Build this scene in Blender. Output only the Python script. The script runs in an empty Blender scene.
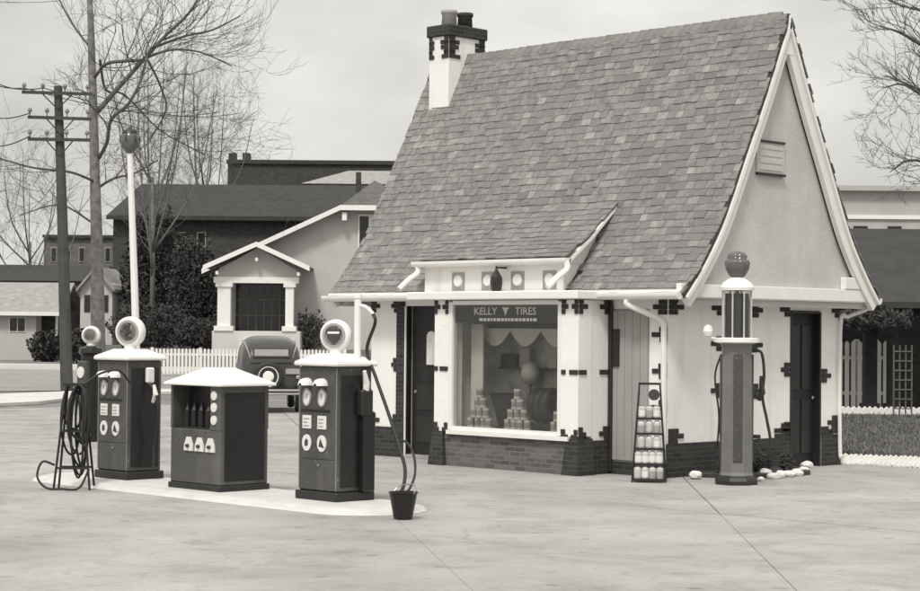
import bpy, bmesh, math, random
from mathutils import Vector, Matrix, Euler
random.seed(7)
S = bpy.context.scene
COL = S.collection
rad = math.radians

# ------------------------------------------------------------------ camera
CAM = Vector((16.4236, -20.3257, 1.9840)); YAW, PITCH, ROLL, FPX = -0.78876, 0.018398, 0.008371, 1901.5
_f = Vector((math.sin(YAW)*math.cos(PITCH), math.cos(YAW)*math.cos(PITCH), math.sin(PITCH)))
_r = Vector((math.cos(YAW), -math.sin(YAW), 0)); _u = _r.cross(_f)
_r2 = _r*math.cos(ROLL) + _u*math.sin(ROLL); _u2 = _u*math.cos(ROLL) - _r*math.sin(ROLL)
cd = bpy.data.cameras.new('camera'); cam = bpy.data.objects.new('camera', cd); COL.objects.link(cam)
cam.matrix_world = Matrix(((_r2.x, _u2.x, -_f.x, CAM.x), (_r2.y, _u2.y, -_f.y, CAM.y), (_r2.z, _u2.z, -_f.z, CAM.z), (0, 0, 0, 1)))
cd.sensor_width = 36; cd.lens = FPX/920*36; cd.clip_end = 3000
S.camera = cam

# ------------------------------------------------------------------ world, sun, exposure
SUN_AZ, SUN_EL = rad(150), rad(54)          # azimuth clockwise from +Y
w = bpy.data.worlds.new('World'); S.world = w; w.use_nodes = True
nt = w.node_tree; nt.nodes.clear()
def nd(t, **k):
    n = nt.nodes.new(t)
    for a, b in k.items(): setattr(n, a, b)
    return n
sky = nd('ShaderNodeTexSky', sky_type='NISHITA', sun_disc=False, sun_elevation=SUN_EL, sun_rotation=SUN_AZ, air_density=1.0, dust_density=4.0)
bw = nd('ShaderNodeRGBToBW'); nt.links.new(sky.outputs[0], bw.inputs[0])
tc = nd('ShaderNodeTexCoord'); mp = nd('ShaderNodeMapping'); mp.inputs['Scale'].default_value = (1, 1, 2.2)
nt.links.new(tc.outputs['Generated'], mp.inputs[0])
no = nd('ShaderNodeTexNoise'); no.inputs['Scale'].default_value = 5.0; no.inputs['Detail'].default_value = 5; no.inputs['Roughness'].default_value = .55
nt.links.new(mp.outputs[0], no.inputs['Vector'])
rp = nd('ShaderNodeMapRange'); rp.inputs['From Min'].default_value = .35; rp.inputs['From Max'].default_value = .66
rp.inputs['To Min'].default_value = 6.2; rp.inputs['To Max'].default_value = 9.0       # cloud deck, in the sky texture's own units
nt.links.new(no.outputs[0], rp.inputs['Value'])
mx = nd('ShaderNodeMix', data_type='FLOAT'); mx.inputs[0].default_value = .78
nt.links.new(bw.outputs[0], mx.inputs[2]); nt.links.new(rp.outputs[0], mx.inputs[3])
tn = nd('ShaderNodeVectorMath', operation='SCALE'); tn.inputs[0].default_value = (1.0, .982, .93)
sz = nd('ShaderNodeSeparateXYZ'); nt.links.new(tc.outputs['Generated'], sz.inputs[0])
zc_ = nd('ShaderNodeMath', operation='MAXIMUM'); zc_.inputs[1].default_value = 0; nt.links.new(sz.outputs[2], zc_.inputs[0])
zg = nd('ShaderNodeMath', operation='MULTIPLY_ADD'); zg.inputs[1].default_value = .55; zg.inputs[2].default_value = .92; nt.links.new(zc_.outputs[0], zg.inputs[0])   # overcast: brighter overhead
zm = nd('ShaderNodeMath', operation='MULTIPLY'); nt.links.new(zg.outputs[0], zm.inputs[0]); nt.links.new(mx.outputs[0], zm.inputs[1])
nt.links.new(zm.outputs[0], tn.inputs['Scale'])
bg = nd('ShaderNodeBackground'); bg.inputs[1].default_value = .1
out = nd('ShaderNodeOutputWorld')
nt.links.new(tn.outputs[0], bg.inputs[0]); nt.links.new(bg.outputs[0], out.inputs[0])
sl = bpy.data.lights.new('sun', 'SUN'); sl.energy = 2.0; sl.angle = rad(11); sl.color = (1, .97, .92)
so = bpy.data.objects.new('sun', sl); COL.objects.link(so)
sd = Vector((math.sin(SUN_AZ)*math.cos(SUN_EL), math.cos(SUN_AZ)*math.cos(SUN_EL), math.sin(SUN_EL)))
so.rotation_euler = sd.to_track_quat('Z', 'Y').to_euler(); so.location = (0, 0, 40)
S.view_settings.view_transform = 'Standard'; S.view_settings.look = 'None'; S.view_settings.gamma = 1
S.view_settings.exposure = 0.2
S.render.engine = 'CYCLES'

# ------------------------------------------------------------------ materials
def mat(name, v, rough=.85, var=.14, scale=3.0, bump=.15, bscale=90., tint=(1, .975, .94), metal=0., spec=.4, big=0.):
    m = bpy.data.materials.new(name); m.use_nodes = True; t = m.node_tree; N = t.nodes; L = t.links
    p = N['Principled BSDF']; p.inputs['Roughness'].default_value = rough; p.inputs['Metallic'].default_value = metal
    p.inputs['Specular IOR Level'].default_value = spec
    c = N.new('ShaderNodeTexCoord'); n = N.new('ShaderNodeTexNoise'); n.inputs['Scale'].default_value = scale
    n.inputs['Detail'].default_value = 8; n.inputs['Roughness'].default_value = .65
    L.new(c.outputs['Object'], n.inputs['Vector'])
    r = N.new('ShaderNodeMapRange'); r.inputs['From Min'].default_value = .3; r.inputs['From Max'].default_value = .7
    r.inputs['To Min'].default_value = v*(1-var); r.inputs['To Max'].default_value = min(.9, v*(1+var))
    L.new(n.outputs[0], r.inputs[0])
    s = N.new('ShaderNodeVectorMath'); s.operation = 'SCALE'; s.inputs[0].default_value = tint
    L.new(r.outputs[0], s.inputs['Scale']); L.new(s.outputs[0], p.inputs['Base Color'])
    n2 = N.new('ShaderNodeTexNoise'); n2.inputs['Scale'].default_value = bscale; n2.inputs['Detail'].default_value = 3
    L.new(c.outputs['Object'], n2.inputs['Vector'])
    b = N.new('ShaderNodeBump'); b.inputs['Strength'].default_value = bump; b.inputs['Distance'].default_value = .01
    L.new(n2.outputs[0], b.inputs['Height']); L.new(b.outputs[0], p.inputs['Normal'])
    return m
def stain(m):              # patches of grime and wheel dust worn into the concrete
    t = m.node_tree; N = t.nodes; L = t.links; p = N['Principled BSDF']; src = p.inputs['Base Color'].links[0].from_socket
    c = N.new('ShaderNodeTexCoord'); f = src
    for sc, a, b, lo in ((1.1, .5, .68, .80), (3.7, .56, .66, .86), (28., .5, .75, .78), (.28, .45, .7, .86)):
        n = N.new('ShaderNodeTexNoise'); n.inputs['Scale'].default_value = sc; n.inputs['Detail'].default_value = 7; n.inputs['Roughness'].default_value = .6; n.inputs['Distortion'].default_value = .8; L.new(c.outputs['Object'], n.inputs['Vector'])
        r = N.new('ShaderNodeMapRange'); r.inputs[1].default_value = a; r.inputs[2].default_value = b; r.inputs[3].default_value = 1; r.inputs[4].default_value = lo; L.new(n.outputs[0], r.inputs[0])
        s = N.new('ShaderNodeVectorMath'); s.operation = 'SCALE'; L.new(f, s.inputs[0]); L.new(r.outputs[0], s.inputs['Scale']); f = s.outputs[0]
    v = N.new('ShaderNodeTexVoronoi'); v.inputs['Scale'].default_value = 1.6; L.new(c.outputs['Object'], v.inputs['Vector'])
    r = N.new('ShaderNodeMapRange'); r.inputs[1].default_value = .05; r.inputs[2].default_value = .13; r.inputs[3].default_value = .74; r.inputs[4].default_value = 1; L.new(v.outputs['Distance'], r.inputs[0])
    dn = N.new('ShaderNodeTexNoise'); dn.inputs['Scale'].default_value = 1.2; dn.inputs['Detail'].default_value = 6; L.new(c.outputs['Object'], dn.inputs['Vector'])
    ad = N.new('ShaderNodeVectorMath'); ad.operation = 'MULTIPLY_ADD'; ad.inputs[1].default_value = (.9, .9, .9); L.new(dn.outputs['Color'], ad.inputs[0]); L.new(c.outputs['Object'], ad.inputs[2])
    v2 = N.new('ShaderNodeTexVoronoi'); v2.feature = 'DISTANCE_TO_EDGE'; v2.inputs['Scale'].default_value = .21; L.new(ad.outputs[0], v2.inputs['Vector'])
    r2 = N.new('ShaderNodeMapRange'); r2.inputs[1].default_value = .0012; r2.inputs[2].default_value = .004; r2.inputs[3].default_value = .85; r2.inputs[4].default_value = 1; L.new(v2.outputs['Distance'], r2.inputs[0])
    for q in (r, r2):
        s = N.new('ShaderNodeVectorMath'); s.operation = 'SCALE'; L.new(f, s.inputs[0]); L.new(q.outputs[0], s.inputs['Scale']); f = s.outputs[0]
    L.new(f, p.inputs['Base Color']); return m
def weather(m):            # rain streaks and soiling with their own shapes
    t = m.node_tree; N = t.nodes; L = t.links; p = N['Principled BSDF']; f = p.inputs['Base Color'].links[0].from_socket; c = N.new('ShaderNodeTexCoord')
    for sc, a, b, lo in (((5, 5, .5), .55, .78, .87), ((1.7, 1.7, 1.7), .55, .75, .93), ((14, 14, 9), .62, .74, .9)):
        mp_ = N.new('ShaderNodeMapping'); mp_.inputs['Scale'].default_value = sc; L.new(c.outputs['Object'], mp_.inputs[0])
        n = N.new('ShaderNodeTexNoise'); n.inputs['Scale'].default_value = 1; n.inputs['Detail'].default_value = 6; L.new(mp_.outputs[0], n.inputs['Vector'])
        r = N.new('ShaderNodeMapRange'); r.inputs[1].default_value = a; r.inputs[2].default_value = b; r.inputs[3].default_value = 1; r.inputs[4].default_value = lo; L.new(n.outputs[0], r.inputs[0])
        s = N.new('ShaderNodeVectorMath'); s.operation = 'SCALE'; L.new(f, s.inputs[0]); L.new(r.outputs[0], s.inputs['Scale']); f = s.outputs[0]
    L.new(f, p.inputs['Base Color']); return m
def grime(m):              # dusty smears and chips on enamel, roughness following them
    t = m.node_tree; N = t.nodes; L = t.links; p = N['Principled BSDF']; f = p.inputs['Base Color'].links[0].from_socket; c = N.new('ShaderNodeTexCoord')
    for sc, a, b, hi in (((3, 3, .8), .5, .8, 1.7), ((22, 22, 22), .66, .7, 2.2)):
        mp_ = N.new('ShaderNodeMapping'); mp_.inputs['Scale'].default_value = sc; L.new(c.outputs['Object'], mp_.inputs[0])
        n = N.new('ShaderNodeTexNoise'); n.inputs['Scale'].default_value = 1; n.inputs['Detail'].default_value = 8; L.new(mp_.outputs[0], n.inputs['Vector'])
        r = N.new('ShaderNodeMapRange'); r.inputs[1].default_value = a; r.inputs[2].default_value = b; r.inputs[3].default_value = 1; r.inputs[4].default_value = hi; L.new(n.outputs[0], r.inputs[0])
        s = N.new('ShaderNodeVectorMath'); s.operation = 'SCALE'; L.new(f, s.inputs[0]); L.new(r.outputs[0], s.inputs['Scale']); f = s.outputs[0]
    r = N.new('ShaderNodeMapRange'); r.inputs[1].default_value = .35; r.inputs[2].default_value = .7; r.inputs[3].default_value = .18; r.inputs[4].default_value = .5; L.new(n.outputs[0], r.inputs[0]); L.new(r.outputs[0], p.inputs['Roughness'])
    L.new(f, p.inputs['Base Color']); return m
def brickmat(name, v, mortar, bw_=.2, bh=.067, var=.35):
    m = mat(name, v); t = m.node_tree; N = t.nodes; L = t.links; p = N['Principled BSDF']
    c = N['Texture Coordinate'] if 'Texture Coordinate' in N else N.new('ShaderNodeTexCoord')
    sp = N.new('ShaderNodeSeparateXYZ'); L.new(c.outputs['Object'], sp.inputs[0])
    a = N.new('ShaderNodeMath'); a.operation = 'ADD'; L.new(sp.outputs[0], a.inputs[0]); L.new(sp.outputs[1], a.inputs[1])
    cb = N.new('ShaderNodeCombineXYZ'); L.new(a.outputs[0], cb.inputs[0]); L.new(sp.outputs[2], cb.inputs[1])
    b = N.new('ShaderNodeTexBrick'); b.inputs['Scale'].default_value = 1; b.inputs['Brick Width'].default_value = bw_; b.inputs['Row Height'].default_value = bh
    b.inputs['Mortar Size'].default_value = .007; b.inputs['Bias'].default_value = 0
    b.inputs['Color1'].default_value = (v*(1-var), v*(1-var)*.97, v*(1-var)*.94, 1); b.inputs['Color2'].default_value = (v*(1+var), v*(1+var)*.97, v*(1+var)*.94, 1)
    b.inputs['Mortar'].default_value = (mortar, mortar*.97, mortar*.93, 1)
    L.new(cb.outputs[0], b.inputs['Vector']); L.new(b.outputs['Color'], p.inputs['Base Color'])
    bp = N.new('ShaderNodeBump'); bp.inputs['Strength'].default_value = .6; bp.inputs['Distance'].default_value = .006; bp.invert = True
    L.new(b.outputs['Fac'], bp.inputs['Height']); L.new(bp.outputs[0], p.inputs['Normal'])
    return m
def glassmat(name, refl=1.0, tintv=.9):
    m = bpy.data.materials.new(name); m.use_nodes = True; t = m.node_tree; N = t.nodes; N.clear(); L = t.links
    o = N.new('ShaderNodeOutputMaterial'); tr = N.new('ShaderNodeBsdfTransparent'); tr.inputs[0].default_value = (tintv, tintv, tintv*.98, 1)
    gl = N.new('ShaderNodeBsdfGlossy'); gl.inputs['Roughness'].default_value = .03
    lw = N.new('ShaderNodeLayerWeight'); lw.inputs[0].default_value = .5
    pw = N.new('ShaderNodeMath'); pw.operation = 'POWER'; pw.inputs[1].default_value = 4; L.new(lw.outputs['Facing'], pw.inputs[0])
    mu = N.new('ShaderNodeMath'); mu.operation = 'MULTIPLY_ADD'; mu.inputs[1].default_value = .9; mu.inputs[2].default_value = .06*refl; L.new(pw.outputs[0], mu.inputs[0])
    mi = N.new('ShaderNodeMixShader'); L.new(mu.outputs[0], mi.inputs[0]); L.new(tr.outputs[0], mi.inputs[1]); L.new(gl.outputs[0], mi.inputs[2])
    L.new(mi.outputs[0], o.inputs[0]); return m
M = dict(
    concrete=stain(mat('concrete', .375, .9, .2, .45, .3, 40)), concrete2=stain(mat('concrete_worn', .36, .9, .2, .7, .3, 40)), concrete3=stain(mat('concrete_pale', .415, .9, .2, .5, .3, 40)),
    joint=mat('joint_tar', .09), isl=mat('island_concrete', .58, .8, .12, 3, .3, 30),
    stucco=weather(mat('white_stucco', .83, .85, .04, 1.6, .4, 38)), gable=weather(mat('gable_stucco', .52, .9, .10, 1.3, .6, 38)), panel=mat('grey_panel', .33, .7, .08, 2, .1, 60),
    trim=mat('white_trim', .78, .5, .05, 4, .05, 40), brick=brickmat('dark_brick', .036, .065), bricklite=brickmat('bay_brick', .115, .17), qbrick=mat('quoin_brick', .032, .8, .35, 9, .3, 60),
    deck=mat('roof_deck', .05), dark=mat('dark_paint', .022, .4, .2, 3, .05), darkwood=mat('dark_wood', .016, .55, .25, 4, .1),
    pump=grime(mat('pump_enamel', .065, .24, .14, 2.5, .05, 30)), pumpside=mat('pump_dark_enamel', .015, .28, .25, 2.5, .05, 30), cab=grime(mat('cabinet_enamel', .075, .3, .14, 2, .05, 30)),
    white=mat('white_enamel', .8, .3, .04, 3, .03, 30), dial=mat('dial_face', .72, .35, .08, 20, .02), milk=mat('milk_glass', .78, .2, .05, 9, .02), emblem=mat('dark_emblem', .05, .5),
    rubber=mat('black_rubber', .025, .6, .2, 9, .1), steel=mat('steel', .35, .35, .1, 5, .03, 30, metal=.7), galv=mat('galvanised', .25, .5, .2, 5, .05, 30, metal=.4),
    crown=mat('dark_glass_crown', .12, .15, .2, 8, .02), vpump=mat('visible_pump_enamel', .17, .3, .15, 2.5, .05, 30), vlight=mat('pump_glass_fuel', .05, .1, .1, 3),
    cartin=mat('can_tin', .5, .4, .15, 12, .05, 40), canlabel=mat('can_label', .25, .5, .3, 20, .03), bottle=mat('bottle_pale', .5, .25, .12, 14, .03),
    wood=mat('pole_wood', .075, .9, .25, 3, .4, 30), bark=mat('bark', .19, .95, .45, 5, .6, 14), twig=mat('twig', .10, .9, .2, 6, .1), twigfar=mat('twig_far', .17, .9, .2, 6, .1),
    bungalow=mat('bungalow_stucco', .47, .9, .08, .8, .2, 20), houseroof=mat('house_roof', .11, .9, .25, 3, .4, 25), dkroof=mat('dark_roof', .045, .9, .25, 2, .4, 25),
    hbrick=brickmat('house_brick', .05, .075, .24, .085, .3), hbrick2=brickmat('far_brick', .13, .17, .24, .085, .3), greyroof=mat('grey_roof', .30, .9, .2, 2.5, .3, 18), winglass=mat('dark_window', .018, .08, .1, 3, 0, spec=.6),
    lawn=mat('winter_grass', .12, .95, .35, 1.2, .8, 12), lawn2=mat('verge_grass', .19, .95, .35, .8, .8, 10), street=mat('street', .27, .9, .12, .3, .2, 25), walk=mat('sidewalk', .58, .9, .1, .5, .2, 25), soil=mat('soil', .05, .95, .3, 9, .9, 18),
    fence=mat('fence_white', .76, .6, .08, 5, .1, 30), stone=mat('white_stone', .74, .85, .12, 9, .5, 14), leaf=mat('evergreen_leaf', .035, .7, .4, 4, .1), leaf2=mat('shrub_leaf', .06, .7, .4, 4, .1),
    car=mat('car_paint', .06, .2, .12, 3, .02, 20), chrome=mat('chrome', .6, .18, .05, 5, 0, 20, metal=1), wire=mat('wire', .06), bark2=mat('dark_post', .015, .85, .3, 4, .3),
    interior=mat('interior_wall', .36, .9, .35, 3.5), cloth=mat('swag_cloth', .62, .9, .1, 4, .2, 20), sign=mat('sign_black', .02, .4), letter=mat('sign_letter', .7, .5, .03), flatbldg=mat('pale_building', .42, .9, .12, .6, .2, 10),
    glass=glassmat('window_glass', .9, .92), cyl=glassmat('cylinder_glass', 1.2, .75))
SH = [mat('shingle_%d' % i, v, .92, .3, 9, .7, 60) for i, v in enumerate((.19, .203, .215, .227, .24, .29))]

# ------------------------------------------------------------------ mesh building helpers
class MB:
    def __init__(s): s.v = []; s.f = []; s.mi = []; s.cur = 0; s.sm = []; s.smooth = False
    def add(s, vs, fs):
        o = len(s.v); s.v += [tuple(x) for x in vs]
        for f in fs: s.f.append(tuple(i+o for i in f)); s.mi.append(s.cur); s.sm.append(s.smooth)
    def box(s, x0, x1, y0, y1, z0, z1):
        vs = [(x, y, z) for z in (z0, z1) for y in (y0, y1) for x in (x0, x1)]
        s.add(vs, [(0, 2, 3, 1), (4, 5, 7, 6), (0, 1, 5, 4), (2, 6, 7, 3), (0, 4, 6, 2), (1, 3, 7, 5)]); return s
    def bbox(s, x0, x1, y0, y1, z0, z1, b=.01):       # box with bevelled edges
        bm = bmesh.new(); bmesh.ops.create_cube(bm, size=1)
        for v in bm.verts: v.co = Vector(((x0+x1)/2+v.co.x*(x1-x0), (y0+y1)/2+v.co.y*(y1-y0), (z0+z1)/2+v.co.z*(z1-z0)))
        bmesh.ops.bevel(bm, geom=bm.edges[:], offset=b, segments=1, affect='EDGES'); bm.verts.index_update()
        s.add([v.co for v in bm.verts], [[v.index for v in f.verts] for f in bm.faces]); bm.free(); return s
    def prism(s, poly, axis, a, b):                   # poly of (p,q); axis 'x': (y,z); 'y': (x,z); 'z': (x,y)
        def P(p, t): return {'x': (t, p[0], p[1]), 'y': (p[0], t, p[1]), 'z': (p[0], p[1], t)}[axis]
        n = len(poly); s.add([P(p, a) for p in poly]+[P(p, b) for p in poly],
              [tuple(range(n))[::-1], tuple(range(n, 2*n))]+[(i, (i+1) % n, (i+1) % n+n, i+n) for i in range(n)]); return s
    def tube(s, pts, r, n=6, cap=True):
        pts = [Vector(p) for p in pts]; m = len(pts); rs = r if isinstance(r, (list, tuple)) else [r]*m
        vs = []; prev = None
        for i, p in enumerate(pts):
            d = (pts[min(i+1, m-1)]-pts[max(i-1, 0)]).normalized()
            if prev is None: a = d.orthogonal().normalized()
            else:
                a = prev-d*prev.dot(d); a = a.normalized() if a.length > 1e-6 else d.orthogonal().normalized()
            prev = a; b = d.cross(a)
            vs += [p+(a*math.cos(2*math.pi*k/n)+b*math.sin(2*math.pi*k/n))*rs[i] for k in range(n)]
        fs = [(i*n+k, i*n+(k+1) % n, (i+1)*n+(k+1) % n, (i+1)*n+k) for i in range(m-1) for k in range(n)]
        if cap: fs += [tuple(range(n))[::-1], tuple(range((m-1)*n, m*n))]
        s.add(vs, fs); return s
    def lathe(s, prof, n=16, c=(0, 0, 0), axis='z', flute=0, nf=8):
        vs = []; m = len(prof)
        for (r, h) in prof:
            for k in range(n):
                t = 2*math.pi*k/n; rr = r*(1+flute*math.cos(nf*t)); a, b = rr*math.cos(t), rr*math.sin(t)
                vs.append({'z': (c[0]+a, c[1]+b, c[2]+h), 'y': (c[0]+a, c[1]+h, c[2]+b), 'x': (c[0]+h, c[1]+a, c[2]+b)}[axis])
        fs = [(i*n+k, i*n+(k+1) % n, (i+1)*n+(k+1) % n, (i+1)*n+k) for i in range(m-1) for k in range(n)]
        fs += [tuple(range(n))[::-1], tuple(range((m-1)*n, m*n))]
        s.add(vs, fs); return s
    def mesh(s, name, mats):
        me = bpy.data.meshes.new(name); me.from_pydata(s.v, [], s.f)
        for m in (mats if isinstance(mats, (list, tuple)) else [mats]): me.materials.append(m)
        me.polygons.foreach_set('material_index', s.mi); me.polygons.foreach_set('use_smooth', s.sm)
        bm = bmesh.new(); bm.from_mesh(me); bmesh.ops.recalc_face_normals(bm, faces=bm.faces[:]); bm.to_mesh(me); bm.free()
        me.update(); return me
    def obj(s, name, mats, parent=None, smooth=False):
        me = s.mesh(name, mats)
        if smooth:
            me.polygons.foreach_set('use_smooth', [True]*len(me.polygons))
        return link(name, me, parent)
def link(name, me, parent=None):
    o = bpy.data.objects.new(name, me); COL.objects.link(o); o.parent = parent; return o
def tag(o, label, cat, group=None):
    o['label'] = label; o['category'] = cat
    if group: o['group'] = group
    return o
def thing(name, label, cat, loc=(0, 0, 0), rz=0., group=None):
    o = bpy.data.objects.new(name, None); COL.objects.link(o); o.location = loc; o.rotation_euler = (0, 0, rz); o.empty_display_size = .2
    return tag(o, label, cat, group)
def struct(o): o['kind'] = 'structure'; return o
def stuff(o): o['kind'] = 'stuff'; return o
def part(name, m, parent, *boxes, b=0):
    k = MB()
    for q in boxes: k.bbox(*q, b=b) if b else k.box(*q)
    return k.obj(name, m, parent)
def copy_tree(o, parent=None):
    c = o.copy(); COL.objects.link(c); c.parent = parent
    for ch in list(o.children): copy_tree(ch, c)
    return c
# a pixel of the photograph gives a direction; its distance comes from what the thing stands on
def ray(x, y): return _f+_r2*((x-460)/FPX)-_u2*((y-295.5)/FPX)
def gz(x, y, z=0.): d = ray(x, y); return CAM+d*((z-CAM.z)/d.z)
_fh = Vector((math.sin(YAW), math.cos(YAW), 0))
def at(x, y, v): d = ray(x, y); return CAM+d*(v/d.dot(_fh))
FR = -YAW                                              # rotation of things square to the street the camera looks across
def YH(x): return 330.49+ROLL*(x-460)
class Fr:                                              # local frame: x along the street front, y away, z up
    def __init__(s, px0, v): s.px0 = px0; s.v = v; p = at(px0, 330, v); s.loc = (p.x, p.y, 0); s.k = v/FPX
    def x(s, px): return (px-s.px0)*s.k
    def z(s, px, py): return CAM.z+(YH(px)-py)*s.k

# ------------------------------------------------------------------ ground, paving, street
def sheet(name, pts, z, m, z0=None):
    k = MB()
    if z0 is None: k.add([(p[0], p[1], z) for p in pts], [tuple(range(len(pts)))])
    else: k.prism([(p[0], p[1]) for p in pts], 'z', z0, z)
    return struct(k.obj(name, m))
g = MB(); g.add([(-900, -900, -.06), (900, -900, -.06), (900, 900, -.06), (-900, 900, -.06)], [(0, 1, 2, 3)]); struct(g.obj('ground', M['lawn2']))
# concrete forecourt: slabs with real joints
base = MB(); lot = [(-24, -30), (30, -30), (30, 4.2), (-1, 4.4), (-1, 12), (-12, 14), (-24, 9)]
lp = struct(MB().prism(lot, 'z', -.05, -.02).obj('forecourt', M['joint']))
def cut(polys, P, d):
    n = Vector((-d[1], d[0])); res = []
    for po in polys:
        A, B = [], []
        for i in range(len(po)):
            a, b = Vector(po[i]), Vector(po[(i+1) % len(po)]); da, db = (a-Vector(P)).dot(n), (b-Vector(P)).dot(n)
            (A if da >= 0 else B).append(tuple(a))
            if da*db < 0: c = a+(b-a)*(da/(da-db)); A.append(tuple(c)); B.append(tuple(c))
        for q in (A, B):
            if len(q) > 2: res.append(q)
    return res
slabs = [lot]
slabs = cut(slabs, (.77, -.5), (.68, -.732))
slabs = cut(slabs, (0, -3.55), (1, .0)); slabs = cut(slabs, (-7.2, 0), (0, 1)); slabs = cut(slabs, (-14, 0), (0, 1)); slabs = cut(slabs, (2.0, -6.85), (.8, -.6))
for i, po in enumerate(slabs):
    c = Vector((sum(p[0] for p in po)/len(po), sum(p[1] for p in po)/len(po)))
    po2 = []
    for p in po:
        d = Vector(p)-c; L = d.length; po2.append(tuple(c+d*max(0, (L-.011)/L)))
    MB().prism(po2, 'z', -.02, random.uniform(-.004, .003)).obj('slab', [M['concrete'], M['concrete2'], M['concrete3']][random.choice((0, 0, 0, 1))], lp)
# street to the left, its far kerb and the near walk, lying square to the view
def gpoly(pts): return [tuple(gz(x, y)[:2]) for x, y in pts]
def vpoly(pts): return [tuple(at(x, 330, v)[:2]) for x, v in pts]
sheet('street', vpoly([(-300, 55), (88, 61), (420, 69), (420, 84), (100, 90), (-300, 92)]), -.035, M['street'])
sheet('sidewalk', vpoly([(-260, 41), (40, 50), (110, 57), (420, 65), (420, 67), (108, 60), (-10, 55), (-260, 46)]), .03, M['walk'], -.05)
sheet('kerb', vpoly([(-300, 92), (100, 90), (420, 84), (420, 84.6), (100, 90.6), (-300, 92.6)]), .12, M['walk'], -.05)
sheet('far_walk', vpoly([(-300, 96), (100, 95), (420, 86.5), (420, 88.5), (100, 97), (-300, 98.5)]), .1, M['walk'], -.05)
bank = MB(); a = vpoly([(100, 92), (620, 92)]); b = vpoly([(104, 96), (620, 96)]); c = vpoly([(100, 190), (620, 190)])
bank.add([(p[0], p[1], z) for q, z in ((a, -.05), (b, .95), (c, 1.2)) for p in q], [(0, 1, 3, 2), (2, 3, 5, 4)]); struct(bank.obj('lawn_bank', M['lawn']))
sheet('lawn', vpoly([(838.5, 29.5), (960, 29.0), (1010, 45.5), (760, 46.2), (820, 29.9)]), .05, M['lawn'], -.05)
sheet('dirt_yard', vpoly([(760, 46.4), (1100, 45.6), (1100, 80), (760, 80)]), .02, M['lawn2'], -.05)

# ------------------------------------------------------------------ the service station
L_, D_, ZE, ZR = 6.03, 4.09, 2.45, 6.55
XR, XL, OV = .52, -6.76, .33
st = thing('service_station', 'white stucco cottage filling station with steep curved shingle roof and chimney', 'building')
def wall(name, *boxes, m='stucco'): return part(name, M[m], st, *boxes)
wf = wall('front_wall', (-L_, -5.22, 0, .2, 0, ZE), (-5.22, -4.3, 0, .2, 2.36, ZE), (-4.3, -3.8, 0, .2, 0, ZE), (-1.08, 0, 0, .2, 0, ZE), (-3.8, -1.08, 0, .2, 2.3, ZE))
wr = wall('side_wall', (-.2, 0, .2, 1.22, 0, ZE), (-.2, 0, 1.22, 1.88, 0, .95), (-.2, 0, 1.22, 1.88, 2.05, ZE), (-.2, 0, 1.88, 2.84, 0, ZE), (-.2, 0, 2.84, 3.62, 2.32, ZE), (-.2, 0, 3.62, D_, 0, ZE))
wall('rear_wall', (-L_+.2, -.2, D_-.2, D_, 0, ZE)); wall('left_wall', (-L_, -L_+.2, .2, D_, 0, ZE))
part('floor', M['concrete2'], st, (-L_+.2, -.2, .2, D_-.2, 0, .03)); part('ceiling', M['interior'], st, (-L_+.2, -.2, .2, D_-.2, ZE-.04, ZE-.002))
part('partition', M['interior'], st, (-3.86, -3.8, .2, D_-.2, .03, ZE-.05))
# brick plinth
for q in ((-L_-.03, -5.25, -.03, 0, 0, .46), (-1.08, 0, -.03, 0, 0, .17), (0, .03, -.03, 2.81, 0, .46), (0, .03, 3.65, D_+.03, 0, .46)): part('plinth', M['brick'], st, q)
part('door_jamb', M['brick'], st, (-5.43, -5.245, -.018, 0, .46, 2.43)); part('door_reveal', M['darkwood'], st, (-5.2195, -5.205, .003, .098, .05, 2.36))
# quoin bricks: little stepped clusters on the corners and jambs
QB = {}
def qmesh(w):
    w = round(w, 2)
    if w not in QB: QB[w] = MB().bbox(-w/2, w/2, -.02, .0, -.033, .033, .006).mesh('quoin_brick', M['qbrick'])
    return QB[w]
def quoin(parent, face, a, z, w0, side, rows=3):
    # face 'y': on a wall looking to -Y at plane Y=face value ; 'x': wall looking to +X. side: direction the cluster grows to
    kind, plane = face; ws = {1: [w0], 2: [w0, w0*.6], 3: [w0*.55, w0, w0*.6]}[rows]
    for i, wd in enumerate(ws):
        wd = round(wd*random.uniform(.9, 1.1), 2); o = link('quoin_brick', qmesh(wd), parent); t = a+side*wd/2; zz = z+(i-(rows-1)/2)*.071
        if kind == 'y': o.location = (t, plane, zz)
        else: o.location = (plane, t, zz); o.rotation_euler = (0, 0, rad(90))
for z in (2.36, 1.44, .56): quoin(wf, ('y', 0), -5.43, z, .13, -1)
for z in (2.36, .56): quoin(wf, ('y', 0), -L_, z, .2, 1)
for z in (2.33, 1.95, 1.45, .95): quoin(wf, ('y', 0), -.01, z, .26, -1)
for z in (2.33, .56): quoin(wr, ('x', 0), .01, z, .34, 1)
for z in (2.33, 1.83, 1.17): quoin(wr, ('x', 0), 1.2, z, .24, -1); quoin(wr, ('x', 0), 1.9, z-.02, .26, 1)
for z in (2.33, 1.45, .58): quoin(wr, ('x', 0), 2.82, z, .22, -1)
for z in (.52, .6): quoin(wr, ('x', 0), 2.82, z, .34, -1, 2)
for z in (.55, .68): quoin(wr, ('x', 0), D_, z, .3, -1, 2)
quoin(wr, ('x', 0), 3.64, .52, .3, 1, 2); quoin(wr, ('x', 0), 3.64, 1.35, .22, 1); quoin(wr, ('x', 0), D_, 2.33, .2, -1)
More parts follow.
